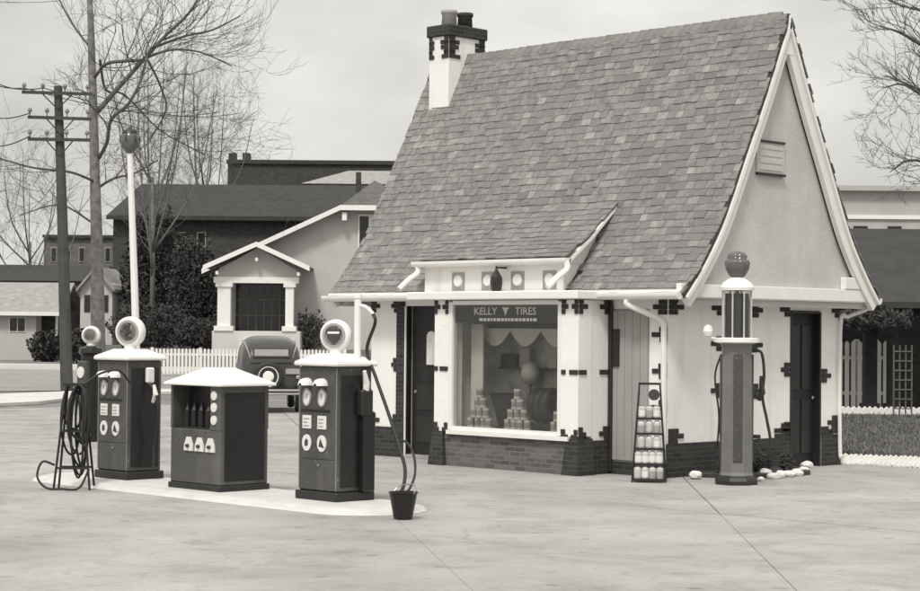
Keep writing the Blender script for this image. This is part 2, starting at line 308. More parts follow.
# gable-side window and doorway
wn = part('window', M['trim'], st, (-.14, .02, 1.22, 1.28, .95, 2.05), (-.14, .02, 1.82, 1.88, .95, 2.05), (-.14, .02, 1.28, 1.82, 1.99, 2.05), (-.14, .03, 1.28, 1.82, .95, 1.01), (-.1, 0.0, 1.53, 1.57, 1.01, 1.99), (-.1, -.003, 1.28, 1.53, 1.48, 1.52), (-.1, -.003, 1.57, 1.82, 1.48, 1.52))
for y0, y1 in ((1.28, 1.53), (1.57, 1.82)):
    for z0, z1 in ((1.01, 1.48), (1.52, 1.99)): part('pane', M['winglass'], wn, (-.06, -.05, y0, y1, z0, z1))
dr = part('side_door', M['darkwood'], st, (-.17, -.1, 2.86, 3.6, .03, 2.3)); part('door_frame', M['dark'], dr, (-.2, .015, 2.84, 2.88, .0, 2.3), (-.2, .015, 3.58, 3.62, 0, 2.3), (-.2, .015, 2.88, 3.58, 2.28, 2.32))
for z0, z1 in ((.2, 1.0), (1.15, 2.1)):
    for y0, y1 in ((2.95, 3.2), (3.26, 3.5)): part('door_panel', M['dark'], dr, (-.1, -.085, y0, y1, z0, z1))
MB().lathe([(.0, 0), (.025, .01), (.03, .03), (.0, .05)], 10, (-.1, 3.53, 1.02), 'x').obj('knob', M['steel'], dr)
# office door with arched light, left of the bay
od = part('front_door', M['darkwood'], st, (-5.18, -4.32, .1, .15, .05, 2.355))
part('door_frame', M['trim'], od, (-5.24, -5.215, -.02, .0, 0, 2.36), (-4.31, -4.28, -.02, .1, 0, 2.36)); part('threshold', M['concrete2'], od, (-5.2, -4.32, -.02, .2, 0, .05))
arch = [(-.1, 0), (.1, 0)]+[(.1*math.cos(t), .42+.1*math.sin(t)) for t in [math.pi*i/10 for i in range(11)]]
ar = MB().prism([(-4.74+p[0], 1.45+p[1]) for p in arch], 'y', .075, .099).obj('arched_light', M['dial'], od)
big = [(p[0]*1.25, (p[1]-.2)*1.1+.2) for p in arch]; MB().prism([(-4.74+p[0], 1.45+p[1]) for p in big], 'y', .085, .0995).obj('arch_frame', M['dark'], od)
for z in (.25, .75): part('door_panel', M['dark'], od, (-5.06, -4.44, .085, .0995, z, z+.4))
part('knob', M['steel'], od, (-5.1, -5.06, .06, .0995, 1.0, 1.05), b=.008)
# front panel beside the corner, nook shade painted as grey boards; dark notice board
gp = MB()
bd = thing_panel = part('shade_grey_panel', M['panel'], st, (-1.02, -.33, -.012, -.002, .18, 2.3))
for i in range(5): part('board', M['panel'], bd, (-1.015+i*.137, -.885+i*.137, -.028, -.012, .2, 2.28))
part('notice_board', M['dark'], bd, (-.99, -.84, -.05, -.0285, 1.5, 2.02))
# bay with the display window
BX0, BX1, BY = -3.86, -1.01, -.70
bay = part('bay_base', M['bricklite'], st, (BX0+.04, BX1-.04, BY+.02, 0, 0, .46)); part('bay_sill', M['trim'], bay, (-3.56, -1.16, BY-.05, BY+.2, .465, .525))
def flare(x0, x1, y0, y1, n):
    k = MB(); a = .05; k.add([(x0-a, y0-a, 0), (x1+a, y0-a, 0), (x1+a, y1, 0), (x0-a, y1, 0), (x0, y0, .5), (x1, y0, .5), (x1, y1, .5), (x0, y1, .5)],
        [(0, 1, 2, 3), (4, 5, 6, 7), (0, 1, 5, 4), (1, 2, 6, 5), (2, 3, 7, 6), (3, 0, 4, 7)]); return k.obj(n, M['brick'], bay)
flare(BX0-.01, BX0+.2, BY-.02, BY+.3, 'corner_base'); flare(BX1-.2, BX1+.01, BY-.02, BY+.3, 'corner_base')
for q in ((BX1-.04, BX1-.0, BY+.3, 0, 0, .47), (BX0, BX0+.04, BY+.3, 0, 0, .47)): part('side_base', M['brick'], bay, q)
pc = part('bay_post', M['stucco'], st, (BX0, -3.56, BY, BY+.28, .5, 2.42)); pd = part('bay_post', M['stucco'], st, (-1.33, BX1, BY, BY+.28, .53, 2.42))
for q in ((BX1-.14, BX1-.012, BY+.28, .0, .47, 2.42), (BX0+.012, BX0+.14, BY+.28, .0, .47, 2.42)): part('bay_side', M['stucco'], st, q)
part('corner_strip', M['dark'], st, (BX1-.012, BX1+.05, -.075, -.02, .03, 2.42), b=.012)  # narrow dark upright strip where the bay side meets the front wall
for pcx, a, sd_ in ((pc, -3.57, -1), (pc, BX0, 1), (pd, -1.32, 1), (pd, BX1, -1)):
    quoin(pcx, ('y', BY), a, 2.33, .12, sd_); quoin(pcx, ('y', BY), a, 1.42, .16 if sd_ < 0 else .08, sd_, 1); quoin(pcx, ('y', BY), a, .56, .12, sd_, 2)
for z, r_ in ((2.33, 3), (1.42, 1), (.56, 3)): quoin(pd, ('x', BX1), BY, z, .16, 1, r_); quoin(pd, ('x', BX1-.012), -.05, z, .2, -1, r_)
dw = part('display_window', M['trim'], st, (-3.56, -3.49, BY, BY+.1, .53, 2.4), (-1.4, -1.33, BY, BY+.1, .53, 2.4), (-3.49, -1.4, BY, BY+.1, 2.36, 2.42), (-3.49, -1.4, BY, BY+.1, .526, .58))
part('pane', M['glass'], dw, (-3.49, -1.4, BY+.04, BY+.046, .58, 2.36))
sg = part('sign_band', M['sign'], dw, (-3.47, -1.42, BY+.052, BY+.06, 2.1, 2.34))
def text(t, size, loc, m, parent, name='lettering', sx=1.0, ext=.002):
    cu = bpy.data.curves.new(name, 'FONT'); cu.body = t; cu.size = size; cu.align_x = 'CENTER'; cu.align_y = 'CENTER'; cu.extrude = ext; cu.resolution_u = 2; cu.offset = size*.012
    tmp = bpy.data.objects.new('t', cu); COL.objects.link(tmp); dg = bpy.context.evaluated_depsgraph_get(); me = bpy.data.meshes.new_from_object(tmp.evaluated_get(dg))
    bpy.data.objects.remove(tmp); me.materials.clear(); me.materials.append(m); o = link(name, me, parent); o.location = loc; o.rotation_euler = (rad(90), 0, 0); o.scale = (sx, 1, 1); return o
text('KELLY', .15, (-2.86, BY+.05, 2.262), M['letter'], sg, sx=1.15); text('TIRES', .15, (-2.06, BY+.05, 2.262), M['letter'], sg, sx=1.15)
MB().prism([(-2.53, 2.32), (-2.38, 2.32), (-2.42, 2.28), (-2.455, 2.2), (-2.49, 2.28)], 'y', BY+.046, BY+.051).obj('emblem', M['letter'], sg)
x = -2.98
while x < -1.85:
    wd = random.uniform(.03, .07); part('small_lettering', M['letter'], sg, (x, x+wd, BY+.047, BY+.051, 2.125, 2.165)); x += wd+.02
part('bay_floor', M['interior'], st, (BX0+.15, BX1-.15, BY+.28, .0, .47, .56)); part('display_back', M['interior'], st, (-3.8, -1.08, .06, .1, .56, 2.3))
part('bay_ceiling', M['interior'], st, (BX0+.15, BX1-.15, BY+.1, 0, 2.4, 2.43))
sw = MB()
for i in range(3):
    x0, x1 = -3.4+i*.6, -2.8+i*.6; n = 10
    up = [(x0+(x1-x0)*j/n, 2.02) for j in range(n+1)]; lo = [(x0+(x1-x0)*j/n, 1.98-.22*math.sin(math.pi*j/n)) for j in range(n, -1, -1)]
    sw.prism(up+lo, 'y', -.2+.01*i, -.18+.01*i)
sw.obj('swag_curtain', M['cloth'], dw)
part('valance', M['dark'], dw, (-3.3, -1.6, -.16, -.13, 1.98, 2.2)); part('side_curtain', M['cloth'], dw, (-3.44, -3.2, -.35, -.33, .57, 2.08)); part('side_curtain', M['cloth'], dw, (-1.66, -1.43, -.35, -.33, .57, 2.08))
shf = part('wall_shelf', M['dark'], st, (-3.15, -1.75, -.08, .06, 1.42, 1.45))
for i, (x0, w_, h_) in enumerate(((-3.1, .32, .2), (-2.72, .2, .28), (-2.15, .16, .12), (-1.95, .15, .24))): part('carton', M[('dark', 'canlabel', 'panel', 'dark')[i]], shf, (x0, x0+w_, -.07, .05, 1.45, 1.45+h_))
# cornice, frieze and shed roof over the bay
part('bay_cornice', M['trim'], st, (-4.34, -.92, BY-.14, BY+.3, 2.43, 2.55), b=.015)
FY = -.30
fz = part('frieze', M['stucco'], st, (-4.5, -1.66, FY, .3, 2.552, 2.95))
for px in (-3.77, -3.15, -2.55, -1.92):
    f = MB(); c_ = [(-.13, -.13), (.13, -.13), (.13, .13), (-.13, .13)]
    p = MB().prism([(px+q[0], 2.72+q[1]) for q in c_], 'y', FY-.01, FY-.0002).obj('frieze_panel', M['panel'], fz)
    MB().lathe([(.0, -.02), (.075, -.02), (.095, -.005), (.095, .0)], 14, (px, FY-.0102, 2.72), 'y').obj('boss', M['trim'], p)
lan = MB().lathe([(.0, -.17), (.05, -.165), (.075, -.12), (.09, -.02), (.085, .06), (.05, .12), (.02, .17), (.012, .22), (.0, .23)], 8, (-2.79, FY-.2, 2.70)).obj('lantern', M['dark'], fz)
part('lantern_arm', M['dark'], lan, (-2.805, -2.775, FY-.2, FY, 2.89, 2.915))
SX0, SX1 = -4.62, -1.47
shed = [(FY-.06, 2.95), (FY-.06, 3.02), (.1, 3.36), (.6, 3.79), (.8, 3.85), (.8, 3.6), (.2, 2.95)]
sr = MB().prism(shed, 'x', SX0+.1, -1.64).obj('shed_roof', M['trim'], st)
def gutter(name, x0, x1, y, z, r, parent, n=9):
    k = MB(); pr = [(y+r*math.cos(t), z+r*math.sin(t)) for t in [math.pi+math.pi*i/n for i in range(n+1)]]+[(y+r*.8, z), (y-r*.8, z)]
    pr = [(y-r, z+.02)]+pr[:n+1]+[(y+r, z+.02)]; k.prism(pr, 'x', x0, x1); return k.obj(name, M['trim'], parent)
gutter('shed_gutter', SX0, SX1, FY-.12, 3.0, .065, st)
def sm(pts, n=6):          # smooth polyline through points
    P = [Vector(p) for p in pts]; P = [P[0]*2-P[1]]+P+[P[-1]*2-P[-2]]; r = []
    for i in range(1, len(P)-2):
        for j in range(n):
            t = j/n; r.append(.5*((2*P[i])+(P[i+1]-P[i-1])*t+(2*P[i-1]-5*P[i]+4*P[i+1]-P[i+2])*t*t+(3*P[i]-P[i-1]-3*P[i+1]+P[i+2])*t**3))
    r.append(P[-2]); return r
for X in (SX0+.08, SX1-.03): MB().tube(sm([(X, FY-.12, 2.97), (X+.02, FY-.13, 2.86), (X-.03, FY-.28, 2.74), (X-.06, FY-.44, 2.60)]), .045, 8).obj('spout', M['trim'], st)
# main roof
PF = [(0, 6.55), (.27, 6.0), (.65, 5.22), (1.06, 4.44), (1.38, 3.82), (1.65, 3.36), (1.98, 2.93), (2.2, 2.68), (2.375, 2.5)]
PFs = [(p.x, p.z) for p in sm([(a, 0, b) for a, b in PF], 4)]
MY = D_/2
def prof(off):        # front profile list of (y,z), offset along the normal
    r = []
    for i, (t, z) in enumerate(PFs):
        a, b = PFs[max(0, i-1)], PFs[min(len(PFs)-1, i+1)]; d = Vector((b[0]-a[0], b[1]-a[1])).normalized(); n = Vector((-d.y, d.x))
        r.append((t+n.x*off, z+n.y*off))
    return r
o_, i_ = prof(0), prof(-.1); i_ = [q for q in i_ if q[0] > .0]
def both(a): return [(MY-t, z) for t, z in reversed(a)]+[(MY+t, z) for t, z in a[(1 if a[0][0] == 0 else 0):]]
i_ = [(0, 6.55-.21)]+i_
ring = both(o_)+list(reversed(both(i_)))
def ringprism(outer, inner, x0, x1):
    k = MB(); n = min(len(outer), len(inner)); 
    for t in range(n-1):
        q = [outer[t], outer[t+1], inner[t+1], inner[t]]; k.prism(q, 'x', x0, x1)
    return k
def resample(a, n):
    ls = [0]
    for i in range(1, len(a)): ls.append(ls[-1]+(Vector(a[i])-Vector(a[i-1])).length)
    r = []; j = 0
    for k in range(n):
        t = ls[-1]*k/(n-1)
        while j < len(a)-2 and ls[j+1] < t: j += 1
        f = (t-ls[j])/(ls[j+1]-ls[j]); r.append((a[j][0]+(a[j+1][0]-a[j][0])*f, a[j][1]+(a[j+1][1]-a[j][1])*f))
    return r, ls[-1]
NO = 28
def shell(offa, offb, x0, x1, name, m, parent, t0=0.):
    k = MB()
    for sgn in (-1, 1):
        A, _ = resample(prof(offa), NO); B, _ = resample(prof(offb), NO)
        A[0] = (0, A[0][1]) if offa else A[0]; B[0] = (0, B[0][1])
        qs = [(MY+sgn*t, z) for t, z in A]; qi = [(MY+sgn*t, z) for t, z in B]
        vs = []
        for X in (x0, x1): vs += [(X, y, z) for y, z in qs]+[(X, y, z) for y, z in qi]
        n = NO; fs = []
        for i in range(n-1):
            fs += [(i, i+1, 2*n+i+1, 2*n+i), (n+i, 3*n+i, 3*n+i+1, n+i+1), (i, n+i, n+i+1, i+1), (2*n+i, 2*n+i+1, 3*n+i+1, 3*n+i)]
        fs += [(n-1, 2*n-1, 4*n-1, 3*n-1)]
        k.add(vs, fs)
    return k.obj(name, m, parent)
roof = shell(-.005, -.08, XL, XR, 'roof', M['deck'], st)
shell(-.082, -.24, XR-.09, XR-.01, 'rake_board', M['trim'], st); shell(-.082, -.24, XL+.01, XL+.09, 'rake_board', M['trim'], st)
shell(-.06, -.11, XR-.02, XR+.035, 'rake_moulding', M['trim'], st)
# gable triangles, jettied out under the rakes
def gablepoly():
    a, _ = resample(prof(-.2), 24); a = [q for q in a if q[0] > .03]; zt = a[0][1]+.06
    return [(MY-t, z) for t, z in reversed(a)]+[(MY, zt)]+[(MY+t, z) for t, z in a]
po = gablepoly()
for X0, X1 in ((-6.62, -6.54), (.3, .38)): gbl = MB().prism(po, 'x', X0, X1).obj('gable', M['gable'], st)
part('belt_board', M['trim'], st, (.38, XR-.05, -OV+.02, D_+OV-.02, 2.46, 2.64), b=.008); part('soffit', M['trim'], st, (-6.6, XR-.06, -OV+.03, 0, 2.452, 2.47), (-6.6, XR-.06, D_, D_+OV-.03, 2.452, 2.47), (0, XR-.06, 0, D_, 2.452, 2.47))
part('return_block', M['trim'], st, (.385, XR-.04, 3.55, 4.02, 2.643, 2.82), b=.01)
vt = part('gable_vent', M['gable'], gbl, (.381, .41, 1.45, 2.1, 4.25, 4.68)); part('vent_hood_shadow', M['dark'], vt, (.381, .43, 1.45, 2.1, 4.68, 4.71)); part('vent_sill_shadow', M['dark'], vt, (.381, .44, 1.45, 2.1, 4.215, 4.25))  # hood and sill coloured dark to draw the vent's shadow lines
for i in range(4): part('louver', M['gable'], vt, (.41, .418, 1.5, 2.05, 4.29+i*.1, 4.35+i*.1))
MB().lathe([(.0, .02), (.09, .018), (.12, .0), (.12, -.01)], 18, (.385, .42, 2.82), 'x').obj('round_boss', M['gable'], gbl)
gutter('front_gutter', XL, -4.36, -OV-.03, 2.50, .075, st); gutter('front_gutter', -1.2, XR-.03, -OV-.03, 2.50, .075, st); gutter('rear_gutter', XL, XR-.03, D_+OV+.03, 2.50, .075, st)
part('fascia', M['trim'], st, (XL+.05, -4.36, -OV+.0, -OV+.03, 2.44, 2.56), (-1.2, XR-.06, -OV+.0, -OV+.03, 2.44, 2.56))
MB().tube(sm([(-.42, -OV-.03, 2.44), (-.42, -OV-.03, 2.36), (-.2, -.2, 2.24), (-.05, -.06, 2.12), (-.03, -.055, 1.9), (-.03, -.055, .5), (-.03, -.1, .4)], 4), .042, 8).obj('downspout', M['trim'], st)
MB().tube(sm([(.3, D_+OV, 2.44), (.3, D_+OV-.02, 2.36), (.1, D_+.1, 2.24), (.06, D_-.04, 2.1), (.06, D_-.04, .3), (.1, D_-.04, .12)], 4), .03, 8).obj('downspout', M['trim'], st)
# shingles
def surf(s, a, ls):                    # point and tangent on the resampled profile at length s
    j = 0
    while j < len(ls)-2 and ls[j+1] < s: j += 1
    f = (s-ls[j])/(ls[j+1]-ls[j]); d = Vector((a[j+1][0]-a[j][0], a[j+1][1]-a[j][1])).normalized()
    return a[j][0]+(a[j+1][0]-a[j][0])*f, a[j][1]+(a[j+1][1]-a[j][1])*f, d
def lens(a):
    ls = [0]
    for i in range(1, len(a)): ls.append(ls[-1]+(Vector(a[i])-Vector(a[i-1])).length)
    return ls
EXP = .125; allsh = []
def lay(a, x0, x1, ytrans, skip=lambda X, y, z: False):
    ls = lens(a); tot = ls[-1]; n = int(tot/EXP)
    for c in range(n+1):
        s = tot-c*EXP+.02; s0 = max(s-.165, 0.01)
        if s < .05: continue
        s = min(s, tot); ya, za, d = surf(s, a, ls); yb, zb, _ = surf(s0, a, ls)
        X = x0-random.uniform(0, .15)
        while X < x1:
            wd = random.choice((.13, .16, .18, .2, .23)); xa, xb = max(X, x0), min(X+wd-.005, x1+random.uniform(-.012, .015))
            X += wd
            if xb-xa < .05 or skip((xa+xb)/2, ytrans(ya), za): continue
            tone = min(5, max(0, int(random.gauss(2.3, 1.05)))); tone = 5 if random.random() < .05 else tone
            P0, P1 = Vector((0, ytrans(ya), za)), Vector((0, ytrans(yb), zb))
            allsh.append((xa, xb, P0, P1, tone, c))
shedskip = lambda X, y, z: SX0+.1 < X < -1.62 and y < .62
a_main = PFs
lay(a_main, XL+.0, XR+.02, lambda t: MY-t, shedskip)
nfront = len(allsh)
shp = [(-.72+1.0, 0)]
sa = [(MY-(-.0+y), z) for y, z in ((.66, 3.865), (.1, 3.38), (FY-.16, 3.035))]     # expressed as t so that y = MY - t
lay(sa, SX0, SX1, lambda t: MY-t)
for x0_, x1_ in ((SX0, SX0+.098), (-1.638, SX1)): MB().prism([(FY-.08, 3.0), (.1, 3.345), (.66, 3.83), (.66, 3.78), (.1, 3.29), (FY-.08, 2.945)], 'x', x0_, x1_).obj('shed_rake', M['trim'], st)
def shmat(xa, xb, P0, P1):
    up = (P1-P0).normalized(); n = Vector((1, 0, 0)).cross(up)
    if n.z < 0: n = -n
    return up, n, (P1-P0).length
SMESH = []
for i in range(6):
    k = MB(); k.add([(-.5, 0, .0), (.5, 0, .0), (.5, 1, -.012), (-.5, 1, -.012), (-.5, 0, .015), (.5, 0, .015), (.5, 1, .004), (-.5, 1, .004)],
        [(0, 3, 2, 1), (4, 5, 6, 7), (0, 1, 5, 4), (1, 2, 6, 5), (2, 3, 7, 6), (3, 0, 4, 7)])
    SMESH.append(k.mesh('shingle', SH[i]))
rank = sorted(allsh, key=lambda q: (Vector(((q[0]+q[1])/2, q[2].y, q[2].z))-CAM).length/((q[1]-q[0])**.5))
allrear = []
keep = allsh; allsh = allrear; lay(a_main, XL, XR+.02, lambda t: MY+t); allsh = keep
rest = MB()
for i, (xa, xb, P0, P1, tone, c) in enumerate(rank+allrear):
    up, n, Ls = shmat(xa, xb, P0, P1); c0 = Vector(((xa+xb)/2, P0.y, P0.z))+n*random.uniform(.0, .008)
    if P0.y > MY: xv = Vector((-1, 0, 0))
    else: xv = Vector((1, 0, 0))
    tw = random.uniform(-.03, .03); xv2 = (xv+up*tw).normalized(); wd = xb-xa; drop = random.uniform(-.014, .01)
    Mx = Matrix(((xv2.x*wd, up.x*Ls, n.x, c0.x), (xv2.y*wd, up.y*Ls, n.y, c0.y+up.y*drop), (xv2.z*wd, up.z*Ls, n.z, c0.z+up.z*drop), (0, 0, 0, 1)))
    if i < 300 and i < len(rank):
        o = link('shingle', SMESH[tone], roof); o.matrix_world = Mx
    else:
        rest.cur = tone; rest.add([Mx @ v.co for v in SMESH[tone].vertices], [tuple(p.vertices) for p in SMESH[tone].polygons])
stuff(rest.obj('far_shingles', SH, roof))
rgm = [MB().prism([(-.085, -.15), (-.006, .022), (.006, .022), (.085, -.15), (.075, -.155), (0, .004), (-.075, -.155)], 'x', -.13, .13).mesh('ridge_shingle', m) for m in SH[:4]]
xx = -5.84
while xx < XR-.08:
    o = link('ridge_shingle', random.choice(rgm), roof); o.location = (xx, MY, 6.565+random.uniform(-.004, .006)); o.rotation_euler = (random.uniform(-.03, .03), rad(3), 0); xx += .17
MB().prism([(MY-.13, 5.96), (MY-.025, 6.32), (MY+.025, 6.32), (MY+.13, 5.96)], 'x', .383, XR-.004).obj('apex_block', M['trim'], st)
# chimney
ch = part('chimney', M['stucco'], st, (-6.42, -5.96, 1.6, 2.44, 5.0, 6.86)); part('chimney_cap', M['brick'], ch, (-6.46, -5.92, 1.56, 2.48, 6.86, 7.05), b=.012)
for z, r_ in ((6.80, 2), (6.68, 3), (6.56, 2)):
    quoin(ch, ('y', 1.6), -6.42, z, .12, 1, r_); quoin(ch, ('y', 1.6), -5.96, z, .17, -1, r_); quoin(ch, ('x', -5.96), 1.6, z, .24, 1, r_); quoin(ch, ('x', -5.96), 2.44, z, .24, -1, r_)
for y, m in ((1.83, 'panel'), (2.2, 'brick')): MB().lathe([(.1, 0), (.13, .02), (.12, .2), (.14, .22), (.14, .27), (.1, .27), (.09, .2)], 14, (-6.19, y, 7.05)).obj('chimney_pot', M[m], ch, True)

# things in the display window
def can(name, loc, r, h, label, group, m='cartin'):
    t = thing(name, label, 'can', loc, random.uniform(0, 6), group)
    MB().lathe([(r*.95, 0), (r, .005), (r, h-.006), (r*.93, h), (r*.93, h-.004), (0, h-.004)], 14).obj('body', M[m], t, False); MB().lathe([(r*1.006, h*.25), (r*1.006, h*.75)], 14).obj('paper_band', M['canlabel'], t); return t
for bx, n, lab in ((-3.17, 4, 'tin oil can in the window pyramid nearest the front door'), (-2.42, 4, 'tin oil can in the window pyramid between stand and tires'), (-1.58, 3, 'tin oil can in the smaller window pyramid beyond the tires')):
    for r_ in range(n):
        for i in range(n-r_): can('oil_can', (bx+(i-(n-r_-1)/2)*.125, -.42+random.uniform(-.02, .02), .56+r_*.147), .055, .145, lab, lab.replace('tin oil can in', 'cans of'))
t = thing('display_stand', 'dark tapering display stand with open top inside the shop window', 'display stand', (-2.83, -.3, .56))
MB().lathe([(.07, 0), (.08, .02), (.27, .50), (.28, .52), (.25, .52), (.08, .05)], 4).obj('basket', M['dark'], t); MB().lathe([(.11, 0), (.11, .02), (.07, .03)], 12).obj('foot', M['dark'], t)
t = thing('tire_display', 'upright black tires on a block inside the shop window', 'tires', (-2.0, -.28, .56))
part('block', M['dark'], t, (-.24, .24, -.12, .2, 0, .12))
for i in range(3): MB().lathe([(.13, -.05), (.2, -.06), (.24, -.045), (.25, 0), (.24, .045), (.2, .06), (.13, .05), (.13, -.05)], 22, (-.12+i*.125, 0, .37), 'x').obj('tire', M['rubber'], t, True)
t = thing('display_globe', 'round lamp globe on a thin stand inside the shop window', 'globe', (-2.45, -.12, .56)); MB().lathe([(.09, 0), (.09, .02), (.015, .04), (.012, .62), (.03, .64)], 12).obj('stand', M['dark'], t)
MB().lathe([(.03, .64), (.1, .68), (.14, .77), (.14, .85), (.1, .95), (.03, .99)], 16).obj('globe', M['panel'], t, True)

# ------------------------------------------------------------------ pump island and pumps
IZ = .06
isl = []
X0, X1, Y0, Y1 = -5.15, 1.35, -6.98, -5.55
def stadium(o, n=10):
    r = (Y1-Y0)/2+o; cy = (Y0+Y1)/2; p = []
    for i in range(n+1): t = -math.pi/2+math.pi*i/n; p.append((X1-.55+r*.95*math.cos(t), cy+r*math.sin(t)))
    for i in range(n+1): t = math.pi/2+math.pi*i/n; p.append((X0+.55+r*.95*math.cos(t), cy+r*math.sin(t)))
    return p
k = MB(); A = stadium(0); B = stadium(-.03); C_ = stadium(-.16); n = len(A)
k.add([(p[0], p[1], 0.0) for p in A]+[(p[0], p[1], .03) for p in B]+[(p[0], p[1], IZ) for p in C_], [(i, (i+1) % n, (i+1) % n+n, i+n) for i in range(n)]+[(i+n, (i+1) % n+n, (i+1) % n+2*n, i+2*n) for i in range(n)]+[tuple(range(2*n, 3*n))])
struct(k.obj('pump_island', M['isl']))
def frustum(x0, x1, y0, y1, z0, z1, inx, iny, k=None):
    k = k or MB(); k.add([(x0, y0, z0), (x1, y0, z0), (x1, y1, z0), (x0, y1, z0), (x0+inx, y0+iny, z1), (x1-inx, y0+iny, z1), (x1-inx, y1-iny, z1), (x0+inx, y1-iny, z1)],
      [(3, 2, 1, 0), (4, 5, 6, 7), (0, 1, 5, 4), (1, 2, 6, 5), (2, 3, 7, 6), (3, 0, 4, 7)]); return k
def hose(pts, parent, r=.016, name='hose'): return MB().tube(sm(pts, 7), r, 7).obj(name, M['rubber'], parent, True)
PW, PD, PH = .66, .52, 1.51
def make_pump(label, loc, group, gr=.185):
    t = thing('fuel_pump', label, 'fuel pump', loc, 0, group); hw, hd = PW/2, PD/2
    part('plinth', M['dark'], t, (-hw-.03, hw+.03, -hd-.03, hd+.03, 0, .1), b=.012)
    bo = part('body', M['pump'], t, (-hw, hw, -hd, hd, .1, PH), b=.018)
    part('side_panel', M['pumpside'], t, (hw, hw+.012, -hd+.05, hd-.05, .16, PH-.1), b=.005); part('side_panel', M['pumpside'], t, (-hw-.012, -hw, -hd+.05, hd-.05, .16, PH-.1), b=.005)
    for cx in (-hw+.012, hw-.012): part('corner_moulding', M['galv'], t, (cx-.008, cx+.008, -hd-.006, -hd-.0005, .12, PH-.02))
    part('access_seam', M['dark'], t, (-hw+.05, hw-.05, -hd-.003, -hd-.0005, .46, .466)); part('lock', M['steel'], t, (.0, .03, -hd-.012, -hd-.0005, .38, .41), b=.004)
    cp = MB(); cp.bbox(-hw-.05, hw+.05, -hd-.05, hd+.05, PH, PH+.05, .015); frustum(-hw-.04, hw+.04, -hd-.04, hd+.04, PH+.05, PH+.14, .2, .16, cp); cp.obj('cap', M['white'], t)
    for sx in (-.185, .075):
        x = sx
        fr_ = MB().lathe([(.075, 0), (.075, -.02), (.066, -.026), (.066, -.012), (0, -.012)], 20, (0, 0, 0), 'y').obj('dial_rim', M['panel'], t); fr_.location = (x, -hd, 1.155); fr_.scale = (.95, 1, 1.4)
        MB().lathe([(.065, -.013), (.0, -.0135)], 20, (0, 0, 0), 'y').obj('dial', M['dial'], fr_)
        nd_l = part('needle', M['panel'], fr_, (-.003, .003, -.02, -.0145, -.012, .035)); nd_l.rotation_euler = (0, .6 if sx < 0 else -.4, 0)
        h = MB(); n = 8
        for q in range(4):
            r0, y0 = (1, .96, .84, .6)[q], (0, .05, .085, .105)[q]; r1, y1 = (.96, .84, .6, .3)[q], (.05, .085, .105, .115)[q]
            A = [(x+.088*r0*math.cos(math.pi*i/n), -hd-y0, 1.29+.085*r0*math.sin(math.pi*i/n)) for i in range(n+1)]; B = [(x+.088*r1*math.cos(math.pi*i/n), -hd-y1, 1.29+.085*r1*math.sin(math.pi*i/n)) for i in range(n+1)]
            h.add(A+B, [(i, i+1, i+n+2, i+n+1) for i in range(n)]+[(0, n, 2*n+1, n+1)]); 
        h.obj('hood', M['white'], t)
        part('plate', M['dial'], t, (x-.075, x+.075, -hd-.012, -hd, .80, .95), b=.003)
        for zz in (.83, .87, .91): part('plate_lettering', M['panel'], t, (x-.055, x+random.uniform(.02, .055), -hd-.0135, -hd-.0121, zz-.008, zz+.008))
        e = MB().lathe([(.085, 0), (.085, -.012), (0, -.0125)], 20, (0, 0, 0), 'y').obj('badge', M['dial'], t); e.location = (x, -hd, .64); e.scale = (.9, 1, 1.1)
        MB().prism([(-.03, -.035), (.028, -.03), (.035, .02), (0, .045), (-.03, .015)] if sx < 0 else [(-.05, -.03), (.055, -.045), (-.02, .05)], 'y', -.016, -.0128).obj('emblem', M['emblem'], e)
    part('badge_panel', M['pumpside'], t, (-.29, .2, -hd-.006, -hd, .99, 1.02))
    gl = thing_globe(t, (0, 0, PH+.14), gr)
    return t
def thing_globe(parent, loc, r, rz=rad(28)):
    n = MB().lathe([(.075, 0), (.08, .03), (.06, .05)], 14).obj('globe_collar', M['white'], parent); n.location = loc
    pr = [(0, -.075)]+[(r*.80, -.075), (r*.86, -.07), (r*.97, -.05), (r, 0), (r*.97, .05), (r*.86, .07), (r*.80, .075), (0, .075)]
    g_ = MB().lathe(pr, 28, (0, 0, 0), 'y').obj('globe', M['milk'], parent, True); g_.location = (loc[0], loc[1], loc[2]+r+.02); g_.rotation_euler = (0, 0, rz)
    R_ = MB().lathe([(r*.76, -.0765), (r*.76, -.082), (r*.60, -.0825), (r*.60, -.0765)], 28, (0, 0, 0), 'y').obj('globe_ring', M['panel'], g_)
    return g_
NPX = (.42-PW/2, -6.34+PD/2)
p1 = make_pump('dark enamel fuel pump with tall hose mast at the curved end of the island', (NPX[0], NPX[1], IZ), 'clock-faced fuel pumps')
g1 = [c for c in p1.children if c.name.startswith('globe') and 'collar' not in c.name][0]
MB().prism([(-.09, .07), (.09, .07), (.075, -.03), (0, -.1), (-.075, -.03)], 'y', -.086, -.0766).obj('globe_emblem', M['emblem'], g1)
part('globe_emblem', M['milk'], g1, (-.07, .07, -.09, -.087, .02, .045))
